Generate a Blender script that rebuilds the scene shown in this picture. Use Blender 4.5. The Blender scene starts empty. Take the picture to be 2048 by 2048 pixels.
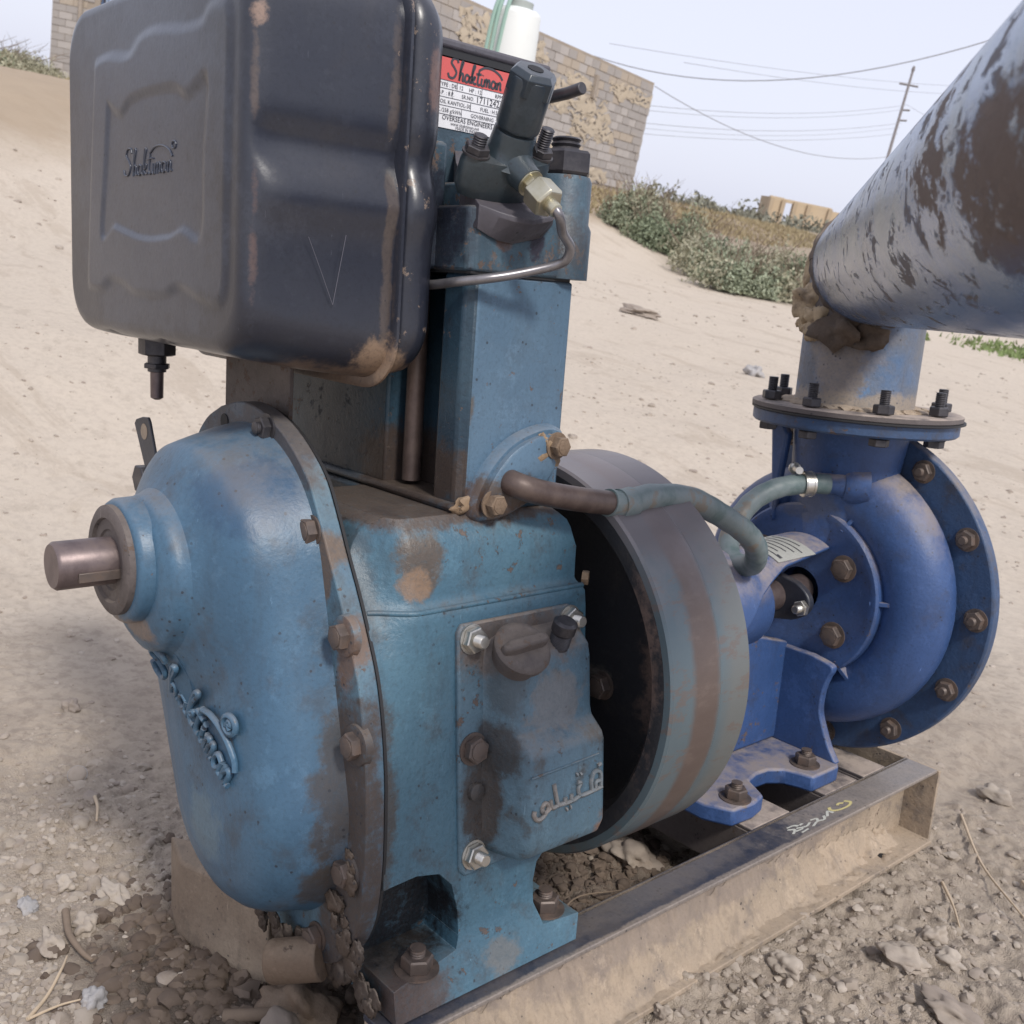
import bpy, bmesh, math, random
import numpy as np
from mathutils import Vector, Matrix, Quaternion
random.seed(7); rng = np.random.default_rng(11)
sc = bpy.context.scene
col = sc.collection
R = math.radians; PI = math.pi

# ------------------------------------------------------------ camera, world, sun, exposure
CAMW = Vector((0.9851, -1.0191, 0.6759))
ax_x = Vector((0.635386, 0.748349, 0.190414)); ax_y = Vector((-0.356414, 0.065462, 0.932032)); ax_z = Vector((0.685021, -0.660067, 0.308316))
cam = bpy.data.cameras.new('camera'); camo = bpy.data.objects.new('camera', cam); col.objects.link(camo)
camo.matrix_world = Matrix(((ax_x.x, ax_y.x, ax_z.x, CAMW.x), (ax_x.y, ax_y.y, ax_z.y, CAMW.y), (ax_x.z, ax_y.z, ax_z.z, CAMW.z), (0, 0, 0, 1)))
cam.sensor_width = 36; cam.sensor_fit = 'HORIZONTAL'; cam.lens = 36 * 2069.0 / 2048; cam.clip_start = 0.05; cam.clip_end = 3000
cam.dof.use_dof = True; cam.dof.focus_distance = 1.25; cam.dof.aperture_fstop = 14
sc.camera = camo
sc.render.resolution_x = 1024; sc.render.resolution_y = 1024
SUN_EL, SUN_AZ = R(52), R(108)      # azimuth measured from +Y towards +X
wd = bpy.data.worlds.new('World'); sc.world = wd; wd.use_nodes = True
nt = wd.node_tree; nt.nodes.clear()
sky = nt.nodes.new('ShaderNodeTexSky'); sky.sky_type = 'NISHITA'; sky.sun_disc = False
sky.sun_elevation = SUN_EL; sky.sun_rotation = SUN_AZ; sky.dust_density = 2.0; sky.air_density = 1.0; sky.ozone_density = 1.5; sky.altitude = 100
hsv = nt.nodes.new('ShaderNodeHueSaturation'); hsv.inputs['Saturation'].default_value = 0.42
bg = nt.nodes.new('ShaderNodeBackground'); bg.inputs['Strength'].default_value = 0.105
wo = nt.nodes.new('ShaderNodeOutputWorld')
hz = nt.nodes.new('ShaderNodeMix'); hz.data_type = 'RGBA'; hz.inputs[0].default_value = 0.72   # thin bright overcast over the clear sky
hz.inputs[7].default_value = (7.15, 7.35, 8.7, 1)
nt.links.new(sky.outputs[0], hsv.inputs['Color']); nt.links.new(hsv.outputs[0], hz.inputs[6]); nt.links.new(hz.outputs[2], bg.inputs['Color']); nt.links.new(bg.outputs[0], wo.inputs[0])
sun = bpy.data.lights.new('sun', 'SUN'); suno = bpy.data.objects.new('sun', sun); col.objects.link(suno)
sun.energy = 2.2; sun.angle = R(9); sun.color = (1.0, 0.95, 0.88)
sdir = Vector((math.sin(SUN_AZ) * math.cos(SUN_EL), math.cos(SUN_AZ) * math.cos(SUN_EL), math.sin(SUN_EL)))
suno.rotation_euler = sdir.to_track_quat('Z', 'Y').to_euler(); suno.location = (0, 0, 8)
sc.view_settings.view_transform = 'Standard'; sc.view_settings.look = 'None'; sc.view_settings.gamma = 1; sc.view_settings.use_curve_mapping = False
sc.view_settings.exposure = 0.32

# the pump set stands tilted on uneven ground: its own upright frame, turned into the level world
TILT = Matrix(((0.986776, -0.001313, -0.162086, 0), (-0.001313, 0.99987, -0.016089, 0), (0.162086, 0.016089, 0.986645, 0), (0, 0, 0, 1)))

# ------------------------------------------------------------ mesh helpers
class MB:
    def __init__(s): s.v = []; s.f = []
    def add(s, vf):
        if isinstance(vf, MB): vf = (vf.v, vf.f)
        n = len(s.v); s.v += [tuple(p) for p in vf[0]]; s.f += [tuple(i + n for i in f) for f in vf[1]]; return s
def box(x0, x1, y0, y1, z0, z1):
    v = [(x, y, z) for z in (z0, z1) for y in (y0, y1) for x in (x0, x1)]
    return v, [(0, 2, 3, 1), (4, 5, 7, 6), (0, 1, 5, 4), (2, 6, 7, 3), (0, 4, 6, 2), (1, 3, 7, 5)]
def prism(poly, a, b, axis):
    def m(p, t): return {'x': (t, p[0], p[1]), 'y': (p[0], t, p[1]), 'z': (p[0], p[1], t)}[axis]
    n = len(poly); v = [m(p, a) for p in poly] + [m(p, b) for p in poly]
    return v, [tuple(range(n)), tuple(range(2 * n - 1, n - 1, -1))] + [(i, (i + 1) % n, n + (i + 1) % n, n + i) for i in range(n)]
def loft(rings, cap0=True, cap1=True, closed=True):
    n = len(rings[0]); v = [p for r in rings for p in r]; f = []
    for k in range(len(rings) - 1):
        for i in range(n if closed else n - 1):
            j = (i + 1) % n; f.append((k * n + i, k * n + j, (k + 1) * n + j, (k + 1) * n + i))
    if cap0: f.append(tuple(range(n - 1, -1, -1)))
    if cap1: f.append(tuple(range((len(rings) - 1) * n, len(rings) * n)))
    return v, f
def frame(d):
    d = Vector(d).normalized(); a = Vector((0, 0, 1)) if abs(d.z) < .9 else Vector((1, 0, 0))
    u = d.cross(a).normalized(); return u, d.cross(u).normalized(), d
def lathe(prof, c, d, seg=32, cap0=True, cap1=True, a0=0.0):
    c = Vector(c); u, w, d = frame(d); rings = []
    for r, h in prof:
        rings.append([c + d * h + (u * math.cos(a0 + 2 * PI * i / seg) + w * math.sin(a0 + 2 * PI * i / seg)) * r for i in range(seg)])
    return loft(rings, cap0, cap1)
def smooth_path(pts, n=8):
    P = [Vector(p) for p in pts]; P = [P[0] * 2 - P[1]] + P + [P[-1] * 2 - P[-2]]; o = []
    for i in range(1, len(P) - 2):
        for k in range(n):
            t = k / n; a, b, c_, d = P[i - 1], P[i], P[i + 1], P[i + 2]
            o.append(0.5 * ((2 * b) + (c_ - a) * t + (2 * a - 5 * b + 4 * c_ - d) * t * t + (3 * b - a - 3 * c_ + d) * t ** 3))
    o.append(P[-2]); return o
def tube(path, r, seg=12, cap=True):
    P = [Vector(p) for p in path]; rr = r if isinstance(r, (list, tuple)) else [r] * len(P)
    rings = []; up = None
    for i, p in enumerate(P):
        t = (P[min(i + 1, len(P) - 1)] - P[max(i - 1, 0)]).normalized()
        if up is None: up = frame(t)[0]
        up = (up - t * up.dot(t)).normalized(); w = t.cross(up)
        rings.append([p + (up * math.cos(2 * PI * k / seg) + w * math.sin(2 * PI * k / seg)) * rr[i] for k in range(seg)])
    return loft(rings, cap, cap)
def ico(c, r, sub=2, squash=(1, 1, 1), jit=.15, seed=0):
    bm = bmesh.new(); bmesh.ops.create_icosphere(bm, subdivisions=sub, radius=1)
    rd = random.Random(seed); off = [rd.uniform(0, 50) for _ in range(3)]
    from mathutils import noise
    for v in bm.verts:
        k = 1 + jit * 2.2 * noise.noise(v.co * 1.3 + Vector(off)) + jit * noise.noise(v.co * 3.1 + Vector(off))
        v.co = Vector((v.co.x * squash[0] * r * k, v.co.y * squash[1] * r * k, v.co.z * squash[2] * r * k)) + Vector(c)
    V = [tuple(v.co) for v in bm.verts]; F = [tuple(v.index for v in f.verts) for f in bm.faces]; bm.free(); return V, F
def make_mesh(name, vf, mat, smooth=35, deform=None, cuts=None, tri=False, recalc=True):
    V, F = (vf.v, vf.f) if isinstance(vf, MB) else vf
    me = bpy.data.meshes.new(name); me.from_pydata([tuple(v) for v in V], [], F)
    bm = bmesh.new(); bm.from_mesh(me)
    if cuts:
        for co, no in cuts:
            bmesh.ops.bisect_plane(bm, geom=bm.verts[:] + bm.edges[:] + bm.faces[:], plane_co=co, plane_no=no)
    if deform:
        for v in bm.verts: v.co = deform(v.co.copy())
    if recalc: bmesh.ops.recalc_face_normals(bm, faces=bm.faces[:])
    bm.to_mesh(me); bm.free()
    for m in (mat if isinstance(mat, (list, tuple)) else [mat]): me.materials.append(m)
    me.polygons.foreach_set('use_smooth', [smooth > 0] * len(me.polygons))
    if smooth > 0 and smooth < 180: me.set_sharp_from_angle(angle=R(smooth))
    me.update(); return me
def tag(o, label=None, cat=None, group=None, kind=None):
    if label: o['label'] = label
    if cat: o['category'] = cat
    if group: o['group'] = group
    if kind: o['kind'] = kind
    return o
def thing(name, base, label, cat, tilt=True, group=None):
    o = bpy.data.objects.new(name, None); col.objects.link(o); o.empty_display_size = .05
    o.matrix_world = (TILT @ Matrix.Translation(base)) if tilt else Matrix.Translation(base)
    o['base'] = tuple(base); tag(o, label, cat, group); return o
def part(name, vf, mat, parent, smooth=35, bevel=0, seg=2, sub=False, label=None, me=None, **kw):
    if me is None: me = make_mesh(name, vf, mat, smooth, **kw)
    o = bpy.data.objects.new(name, me); col.objects.link(o); o.parent = parent
    if parent is not None and 'base' in parent.keys(): o.location = -Vector(parent['base'])
    if bevel:
        b = o.modifiers.new('bevel', 'BEVEL'); b.width = bevel; b.segments = seg; b.limit_method = 'ANGLE'; b.angle_limit = R(32); b.harden_normals = False
    if label: o['label'] = label
    if name in ('mud_crust', 'dust_ridge', 'sealing_cloth', 'weld_scale'): o['kind'] = 'stuff'
    return o
def place(name, me, parent, p, d=(0, 0, 1), spin=0, scale=1, label=None):
    o = bpy.data.objects.new(name, me); col.objects.link(o); o.parent = parent
    off = Vector(parent['base']) if 'base' in parent.keys() else Vector((0, 0, 0))
    q = Vector(d).to_track_quat('Z', 'Y') @ Quaternion((0, 0, 1), spin)
    o.matrix_local = Matrix.Translation(Vector(p) - off) @ q.to_matrix().to_4x4() @ Matrix.Scale(scale, 4)
    if label: o['label'] = label
    return o

# ------------------------------------------------------------ node materials
def rgba(c): return (c[0], c[1], c[2], 1)
class NT:
    def __init__(s, name):
        s.m = bpy.data.materials.new(name); s.m.use_nodes = True; s.t = s.m.node_tree; s.t.nodes.clear()
        s.out = s.n('ShaderNodeOutputMaterial'); s.b = s.n('ShaderNodeBsdfPrincipled'); s.l(s.b.outputs[0], s.out.inputs[0])
        s.tc = s.n('ShaderNodeTexCoord'); s.co = s.tc.outputs['Object']; s.geo = s.n('ShaderNodeNewGeometry')
    def n(s, t, **k):
        x = s.t.nodes.new(t)
        for a, b in k.items(): setattr(x, a, b)
        return x
    def l(s, a, b): s.t.links.new(a, b)
    def setin(s, i, v):
        if hasattr(v, 'node'): s.l(v, i)
        elif isinstance(v, (tuple, list)) and len(v) == 3 and i.type == 'RGBA': i.default_value = rgba(v)
        else: i.default_value = v
    def noise(s, scale, detail=4, rough=.6, co=None, dist=0, lo=None, hi=None):
        x = s.n('ShaderNodeTexNoise'); s.l(co or s.co, x.inputs['Vector']); x.inputs['Scale'].default_value = scale; x.inputs['Detail'].default_value = detail
        x.inputs['Roughness'].default_value = rough; x.inputs['Distortion'].default_value = dist
        return s.ramp(x.outputs['Fac'], lo, hi) if lo is not None else x.outputs['Fac']
    def ramp(s, v, lo, hi, a=0., b=1.):
        x = s.n('ShaderNodeMapRange'); x.clamp = True; x.interpolation_type = 'SMOOTHSTEP'; s.setin(x.inputs[0], v)
        for i, q in enumerate((lo, hi, a, b)): x.inputs[i + 1].default_value = q
        return x.outputs[0]
    def mix(s, f, a, b, mode='MIX'):
        x = s.n('ShaderNodeMix', data_type='RGBA'); x.blend_type = mode; s.setin(x.inputs[0], f); s.setin(x.inputs[6], a); s.setin(x.inputs[7], b); return x.outputs[2]
    def math(s, op, a, b=0., c=None):
        x = s.n('ShaderNodeMath', operation=op); s.setin(x.inputs[0], a); s.setin(x.inputs[1], b)
        if c is not None: s.setin(x.inputs[2], c)
        return x.outputs[0]
    def sep(s, v):
        x = s.n('ShaderNodeSeparateXYZ'); s.l(v, x.inputs[0]); return x.outputs
    def mapco(s, scale=(1, 1, 1), loc=(0, 0, 0), co=None):
        x = s.n('ShaderNodeMapping'); s.l(co or s.co, x.inputs[0]); x.inputs['Scale'].default_value = scale; x.inputs['Location'].default_value = loc; return x.outputs[0]
    def blob(s, c, r, soft=.5, nz=None, amt=.7):
        m = s.n('ShaderNodeVectorMath', operation='SUBTRACT'); s.l(s.co, m.inputs[0]); m.inputs[1].default_value = c
        d = s.n('ShaderNodeVectorMath', operation='DIVIDE'); s.l(m.outputs[0], d.inputs[0]); d.inputs[1].default_value = r
        e = s.n('ShaderNodeVectorMath', operation='LENGTH'); s.l(d.outputs[0], e.inputs[0])
        v = e.outputs['Value']
        if nz is not None: v = s.math('ADD', v, s.math('MULTIPLY', s.math('SUBTRACT', nz, .5), amt * 2))
        return s.ramp(v, 1 + soft * .3, 1 - soft, 0, 1)
    def bump(s, h, strength=.3, dist=.002, prev=None):
        x = s.n('ShaderNodeBump'); s.setin(x.inputs['Height'], h); x.inputs['Strength'].default_value = strength; x.inputs['Distance'].default_value = dist
        if prev is not None: s.l(prev, x.inputs['Normal'])
        return x.outputs[0]
    def done(s, colr, rough=.5, metal=0., normal=None, spec=None):
        s.setin(s.b.inputs['Base Color'], colr); s.setin(s.b.inputs['Roughness'], rough); s.setin(s.b.inputs['Metallic'], metal)
        if normal is not None: s.l(normal, s.b.inputs['Normal'])
        if spec is not None: s.b.inputs['Specular IOR Level'].default_value = spec
        return s.m

RUST = (.115, .078, .06); DUST = (.42, .34, .265); OIL = (.022, .018, .018); MUD = (.17, .11, .07)
def paint(name, c1, c2, rough=.42, dust=.35, grime=.3, chip=.2, blobs=(), bumpy=.35, gscale=14, chipcol=RUST, dustcol=DUST, grimecol=(.05, .042, .038), coat=0):
    m = NT(name)
    big = m.noise(5, 4); c = m.mix(m.ramp(big, .35, .65), c1, c2)
    mid = m.noise(gscale, 8, .7)
    c = m.mix(m.math('MULTIPLY', m.ramp(mid, .5, .68), grime), c, grimecol)
    streak = m.noise(30, 5, .6, co=m.mapco((1, 1, .18)))
    c = m.mix(m.math('MULTIPLY', m.ramp(streak, .52, .75), grime * .6), c, tuple(.6 * x for x in grimecol))
    c = m.mix(m.math('MULTIPLY', m.noise(60, 3, .6, lo=.58, hi=.7), .15), c, tuple(min(1, x * 1.5 + .03) for x in c1))
    fine = m.noise(45, 8, .75)
    pt = m.ramp(m.geo.outputs['Pointiness'], .505, .56)
    ch = m.ramp(m.math('ADD', fine, m.math('MULTIPLY', pt, .13)), .76 - chip * .16, .775 - chip * .16)
    c = m.mix(m.math('MULTIPLY', ch, .9), c, chipcol)
    scr = m.noise(34, 6, .8, co=m.mapco((3.2, 3.2, .22))); c = m.mix(m.math('MULTIPLY', m.ramp(scr, .66, .69), .45), c, tuple(min(1, x * 2.2 + .08) for x in c1))
    r = m.math('ADD', rough - .06, m.math('MULTIPLY', mid, .25))
    for b in blobs:
        f = m.math('MULTIPLY', m.blob(b[0], b[1], .34, m.math('ADD', m.math('MULTIPLY', mid if len(b) < 5 else m.noise(b[4], 6, .7), .55), m.math('MULTIPLY', fine, .45)), 1.25), b[3])
        c = m.mix(f, c, m.mix(fine, tuple(x * .6 for x in b[2]), tuple(min(1, x * 1.45) for x in b[2])))
    vo = m.n('ShaderNodeTexVoronoi'); m.l(m.co, vo.inputs['Vector']); vo.inputs['Scale'].default_value = 75
    spk = m.math('MULTIPLY', m.ramp(vo.outputs['Distance'], .17, .12), m.ramp(mid, .50, .56)); c = m.mix(m.math('MULTIPLY', spk, .75), c, (.02, .02, .025))
    c = m.mix(m.math('MULTIPLY', m.noise(9, 10, .8, lo=.55, hi=.62), .16), c, tuple(min(1, x * 1.9 + .03) for x in c1))
    c = m.mix(m.math('MULTIPLY', m.noise(200, 2, .6, lo=.45, hi=.75), .3), c, tuple(x * .45 for x in c1))
    nz = m.sep(m.geo.outputs['Normal'])[2]
    d = m.math('MULTIPLY', m.ramp(nz, .35, .95), m.math('MULTIPLY', m.ramp(mid, .3, .6), dust))
    c = m.mix(d, c, dustcol); r = m.math('ADD', r, m.math('MULTIPLY', d, .3))
    r = m.math('ADD', r, m.math('MULTIPLY', ch, .25))
    h = m.math('ADD', m.math('MULTIPLY', m.noise(22, 3), .9), m.math('ADD', m.math('MULTIPLY', m.noise(160, 4, .7), .55), m.math('MULTIPLY', ch, -.6)))
    if coat: m.b.inputs['Coat Weight'].default_value = coat; m.b.inputs['Coat Roughness'].default_value = .25
    return m.done(c, r, 0, m.bump(h, min(1, bumpy * 1.25), .003))
def steel(name, c1, c2, rough=.4, metal=.8, rust=.3, bumpy=.2, rcol=RUST):
    m = NT(name); n1 = m.noise(30, 6, .7); n2 = m.noise(90, 5, .7)
    c = m.mix(m.ramp(n1, .35, .65), c1, c2); f = m.math('MULTIPLY', m.ramp(n1, .62 - rust * .4, .8 - rust * .4), min(1, rust * 2)); c = m.mix(f, c, rcol)
    mt = m.math('MULTIPLY', metal, m.math('SUBTRACT', 1., f)); return m.done(c, m.math('ADD', rough, m.math('MULTIPLY', f, .35)), mt, m.bump(n2, bumpy, .001))
BLUE1, BLUE2 = (.085, .19, .30), (.065, .155, .265)
M = {}
B = lambda c, r, k, a, *e: (c, r, k, a) + e
M['crank'] = paint('crankcase_paint', (.068, .150, .205), (.052, .122, .178), .35, dust=.12, grime=.6, chip=.25, blobs=[
    B((.12, -.285, .205), (.05, .034, .045), (.085, .062, .046), .92, 26), B((.135, -.298, .178), (.022, .026, .022), (.22, .145, .095), .85, 30),
    B((.02, -.22, .258), (.30, .34, .022), (.06, .043, .036), .95, 30), B((.10, -.12, .26), (.06, .12, .018), (.06, .04, .032), .8),
    B((.17, -.368, -.1), (.028, .032, .24), (.062, .05, .042), .85, 24), B((.185, -.33, -.27), (.09, .05, .09), (.06, .045, .038), .9),
    B((.14, -.30, -.24), (.075, .08, .075), (.012, .013, .016), 1), B((.22, -.33, -.31), (.05, .07, .035), (.075, .055, .05), .9),
    B((.22, -.19, -.31), (.03, .03, .025), (.16, .14, .12), .6, 40), B((.08, -.36, .22), (.12, .03, .12), (.05, .06, .07), .6)], bumpy=.5)
M['gear'] = paint('gear_cover_paint', (.060, .130, .205), (.045, .105, .175), .34, dust=.2, grime=.42, chip=.08, blobs=[
    B((.134, -.39, .0), (.024, .04, .30), (.060, .048, .040), .8, 22), B((.122, -.40, -.2), (.030, .035, .10), (.060, .048, .04), .8, 24),
    B((-.04, -.44, -.275), (.09, .08, .028), (.09, .075, .065), .7, 25), B((-.11, -.55, .095), (.05, .04, .018), (.22, .16, .12), .8, 30),
    B((-.02, -.44, .27), (.08, .07, .05), (.025, .06, .12), .6), B((-.03, -.49, -.15), (.05, .03, .05), (.13, .19, .22), .5, 40)], bumpy=.22)
M['flangeplate'] = paint('gear_flange_paint', (.07, .135, .20), (.10, .18, .235), .5, dust=.15, grime=.5, chip=.35, blobs=[
    B((-.1, -.385, .34), (.20, .05, .12), (.07, .068, .075), 1, 6), B((.14, -.385, -.12), (.07, .05, .22), (.072, .054, .045), .95, 20),
    B((.07, -.385, .2), (.02, .04, .05), (.14, .095, .065), .9, 20), B((.13, -.385, .11), (.025, .04, .05), (.15, .09, .06), .85, 20)])
M['cyl'] = paint('cylinder_paint', (.095, .165, .24), (.078, .14, .21), .36, dust=.2, grime=.18, chip=.12, blobs=[
    B((.115, -.15, .272), (.03, .075, .035), (.075, .055, .042), .95, 30), B((.0, -.2, .27), (.14, .1, .035), (.07, .045, .035), .95),
    B((.1, -.14, .265), (.03, .06, .04), (.09, .06, .045), .8), B((.10, -.21, .385), (.01, .012, .03), (.10, .075, .05), .8, 40),
    B((-.1, -.23, .36), (.08, .04, .14), (.04, .07, .10), .6, 8)], bumpy=.3)
M['cyloil'] = paint('oiled_paint', (.016, .038, .062), (.028, .062, .092), .38, dust=.1, grime=.5, chip=.15, grimecol=(.02, .017, .016), blobs=[B((-.01, -.2, .29), (.14, .1, .06), (.05, .035, .028), .95), B((-.2, -.22, .34), (.09, .05, .16), (.028, .05, .075), .8, 12)])
M['head'] = paint('head_paint', (.075, .135, .18), (.04, .065, .09), .40, dust=.2, grime=.85, chip=.45, gscale=18, grimecol=(.04, .035, .045), blobs=[
    B((.04, -.23, .6), (.06, .03, .08), (.015, .018, .03), .95), B((.08, -.06, .60), (.05, .03, .05), (.06, .06, .065), .8),
    B((.11, -.12, .60), (.02, .015, .04), (.022, .018, .03), .95, 30), B((.11, -.17, .59), (.02, .015, .015), (.13, .07, .05), .8, 30)])
M['fuelcover'] = paint('pump_cover_paint', (.095, .165, .215), (.07, .13, .18), .42, dust=.3, grime=.8, chip=.3, gscale=20, grimecol=(.06, .055, .05), blobs=[
    B((.165, -.15, .10), (.05, .12, .05), (.13, .10, .085), .85, 12), B((.18, -.21, -.10), (.035, .035, .075), (.055, .042, .035), .93),
    B((.19, -.20, -.03), (.05, .028, .04), (.035, .032, .032), .9), B((.18, -.185, .05), (.04, .025, .05), (.05, .055, .06), .6),
    B((.205, -.12, .02), (.03, .05, .045), (.17, .16, .155), .65, 60), B((.225, -.11, -.172), (.05, .07, .014), (.20, .12, .08), .95, 60),
    B((.225, -.055, -.15), (.04, .02, .035), (.19, .11, .075), .95, 60)], bumpy=.5)
M['tank'] = paint('tank_paint', (.018, .021, .034), (.025, .028, .040), .29, dust=.05, grime=.10, chip=.1, chipcol=(.20, .15, .12), blobs=[
    B((-.255, -.486, .65), (.33, .020, .32), (.046, .055, .080), .85, 3), B((.036, -.468, .55), (.008, .009, .13), (.11, .072, .065), .85, 18), B((.034, -.468, .72), (.007, .008, .10), (.10, .075, .065), .75, 22), B((.036, -.464, .79), (.012, .014, .018), (.25, .17, .13), .95, 22),
    B((-.10, -.33, .408), (.34, .22, .028), (.15, .105, .08), 1, 12), B((.045, -.30, .425), (.035, .035, .045), (.26, .18, .125), 1, 18),
    B((.050, -.299, .60), (.010, .009, .35), (.085, .065, .055), .75, 30), B((.07, -.245, .76), (.03, .02, .05), (.17, .10, .08), .8, 20)], bumpy=.12, coat=.3)
M['tankface'] = M['tank']
M['black'] = paint('black_paint', (.018, .022, .035), (.03, .035, .05), .35, dust=.15, grime=.2, chip=.05, chipcol=(.1, .1, .11), bumpy=.15)
M['bracket'] = paint('bracket_steel', (.12, .10, .095), (.09, .075, .07), .6, dust=.2, grime=.3, chip=.4)
M['pump'] = paint('pump_paint', (.044, .092, .235), (.031, .070, .185), .38, dust=.6, grime=.35, chip=.14, blobs=[
    B((.0, .7, .17), (.12, .06, .04), (.10, .10, .11), .5, 14), B((.02, .5, .13), (.12, .14, .03), (.07, .09, .17), .7, 10),
    B((.17, .82, .25), (.03, .06, .05), (.14, .11, .08), .6, 20)], bumpy=.3)
M['pumpflange'] = paint('pump_disc_paint', (.042, .085, .18), (.032, .065, .14), .42, dust=.4, grime=.55, chip=.25, gscale=20)
M['pipe'] = NT('pipe_paint')
m = M['pipe']; zz_ = m.sep(m.co)[2]; rot = m.n('ShaderNodeMapping'); m.l(m.co, rot.inputs[0]); rot.inputs['Rotation'].default_value = (0, 0, R(54.1)); axc = rot.outputs[0]
st = m.noise(20, 8, .75, co=m.mapco((.45, 1.1, 1.1), co=axc), dist=.4); sc2 = m.noise(26, 9, .75, co=m.mapco((.55, 1.5, 1.1), co=axc), dist=.5); n0 = m.noise(2.6, 3); n1 = m.noise(8, 9, .78, co=m.mapco((.5, 1, 1), co=axc), dist=.4)
c = m.mix(m.noise(6, 6, .7, lo=.42, hi=.58), (.055, .135, .30), (.11, .175, .265)); c = m.mix(m.math('MULTIPLY', m.ramp(st, .52, .58), .6), c, (.17, .195, .235))
c = m.mix(m.math('MULTIPLY', m.ramp(sc2, .555, .585), .85), c, m.mix(st, (.055, .045, .045), (.14, .105, .09)))
big = m.math('ADD', m.math('MULTIPLY', n1, .55), m.math('MULTIPLY', n0, .5)); bl1 = m.math('MULTIPLY', m.blob((.855, -.51, .588), (.10, .125, .046), .25, n1, 1.6), m.ramp(m.noise(30, 8, .8, co=m.mapco((.6, 1.4, 1.4), co=axc)), .62, .56))
c = m.mix(m.math('MAXIMUM', m.ramp(big, .60, .61), bl1), c, m.mix(sc2, (.065, .046, .042), (.125, .09, .078)))
c = m.mix(m.math('MULTIPLY', m.ramp(zz_, .575, .54), m.math('MULTIPLY', m.ramp(sc2, .58, .54), .6)), c, (.022, .085, .24)); rustm = m.math('MAXIMUM', m.math('MAXIMUM', m.ramp(big, .60, .61), bl1), m.ramp(sc2, .555, .585))
h_ = m.math('SUBTRACT', st, m.math('MULTIPLY', m.ramp(sc2, .555, .585), .5))
M['pipe'] = m.done(c, m.math('ADD', m.math('ADD', .10, m.math('MULTIPLY', st, .25)), m.math('MULTIPLY', rustm, .45)), .05, m.bump(h_, .6, .0025))
M['stub'] = paint('stub_paint', (.055, .125, .25), (.13, .135, .15), .5, dust=.3, grime=1, chip=.7, gscale=9, grimecol=(.15, .125, .11), bumpy=.6, blobs=[B((-.05, .72, .43), (.03, .03, .03), (.10, .09, .09), .9, 30), B((.09, .70, .41), (.02, .03, .03), (.07, .17, .33), .9, 30), B((.05, .69, .46), (.06, .05, .10), (.19, .16, .14), .95, 18), B((-.02, .70, .42), (.03, .05, .05), (.10, .10, .11), .8, 24), B((.03, .7, .53), (.12, .08, .05), (.09, .07, .06), .9), B((.05, .8, .375), (.2, .2, .03), (.27, .22, .17), .9, 20)])
M['mud'] = paint('dry_mud', (.30, .21, .13), (.22, .15, .095), .85, dust=.4, grime=.6, chip=.0, grimecol=(.05, .04, .035), bumpy=1.0)
M['brownmud'] = paint('brown_mud', (.20, .14, .095), (.15, .105, .072), .75, dust=.3, grime=.6, chip=.0, grimecol=(.06, .045, .035), bumpy=1.0)
M['cloth'] = paint('stiff_cloth', (.46, .36, .24), (.34, .26, .17), .9, dust=.3, grime=.8, chip=.0, gscale=24, grimecol=(.14, .10, .07), bumpy=1.2)
M['letters'] = paint('worn_letters', (.26, .22, .19), (.14, .17, .19), .5, dust=.1, grime=.3, chip=0, gscale=30)
M['darkmud'] = paint('oily_mud', (.10, .07, .05), (.065, .048, .038), .7, dust=.4, grime=.5, chip=.0, bumpy=1.2)
M['rustbolt'] = steel('rusty_bolt_steel', (.11, .088, .078), (.15, .12, .105), .5, .4, .45)
M['darkbolt'] = steel('dark_bolt_steel', (.05, .048, .055), (.09, .085, .09), .45, .5, .15)
M['zinc'] = steel('zinc_plate', (.52, .50, .45), (.62, .60, .56), .32, .9, .08)
M['brass'] = steel('yellow_zinc', (.50, .46, .33), (.58, .55, .44), .35, .85, .05)
M['shaft'] = steel('shaft_steel', (.13, .10, .10), (.19, .15, .145), .42, .55, .25)
M['tubesteel'] = steel('tube_steel', (.20, .19, .20), (.26, .25, .26), .33, .6, .04, bumpy=.05)
M['brownpipe'] = steel('brown_pipe', (.075, .052, .047), (.11, .08, .07), .45, .3, .2)
# the flywheel rim: bands of paint and bare metal round its width
m = NT('flywheel_rim'); y = m.sep(m.co)[1]; n1 = m.noise(11, 6, .7); n2 = m.noise(38, 8, .75, co=m.mapco((1, .35, 1))); yy = m.math('ADD', y, m.math('MULTIPLY', m.math('SUBTRACT', n1, .5), .018))
c = m.mix(n1, (.082, .125, .15), (.13, .16, .175)); band = m.math('MULTIPLY', m.ramp(yy, .040, .056), m.ramp(yy, .106, .092)); c = m.mix(band, c, m.mix(n2, (.095, .07, .062), (.15, .115, .10)))
c = m.mix(m.math('MULTIPLY', m.ramp(yy, .10, .135), .6), c, (.17, .165, .15)); c = m.mix(m.math('MULTIPLY', m.ramp(n2, .53, .6), .7), c, (.15, .115, .10))
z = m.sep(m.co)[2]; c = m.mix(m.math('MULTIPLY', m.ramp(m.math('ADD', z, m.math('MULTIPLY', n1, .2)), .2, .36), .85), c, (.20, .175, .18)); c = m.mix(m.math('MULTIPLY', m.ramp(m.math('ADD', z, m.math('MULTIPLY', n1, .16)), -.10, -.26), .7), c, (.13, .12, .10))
M['rim'] = m.done(c, m.math('ADD', .27, m.math('MULTIPLY', n2, .2)), .25, m.bump(n2, .25, .0015))
M['rimface'] = paint('flywheel_face', (.016, .017, .022), (.02, .02, .024), .5, dust=.2, grime=.5, chip=.35, chipcol=(.09, .065, .055), blobs=[
    B((.235, .04, .06), (.055, .06, .20), (.13, .09, .075), .95, 18), B((.12, .03, -.02), (.03, .05, .03), (.25, .22, .18), .4)])
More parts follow.
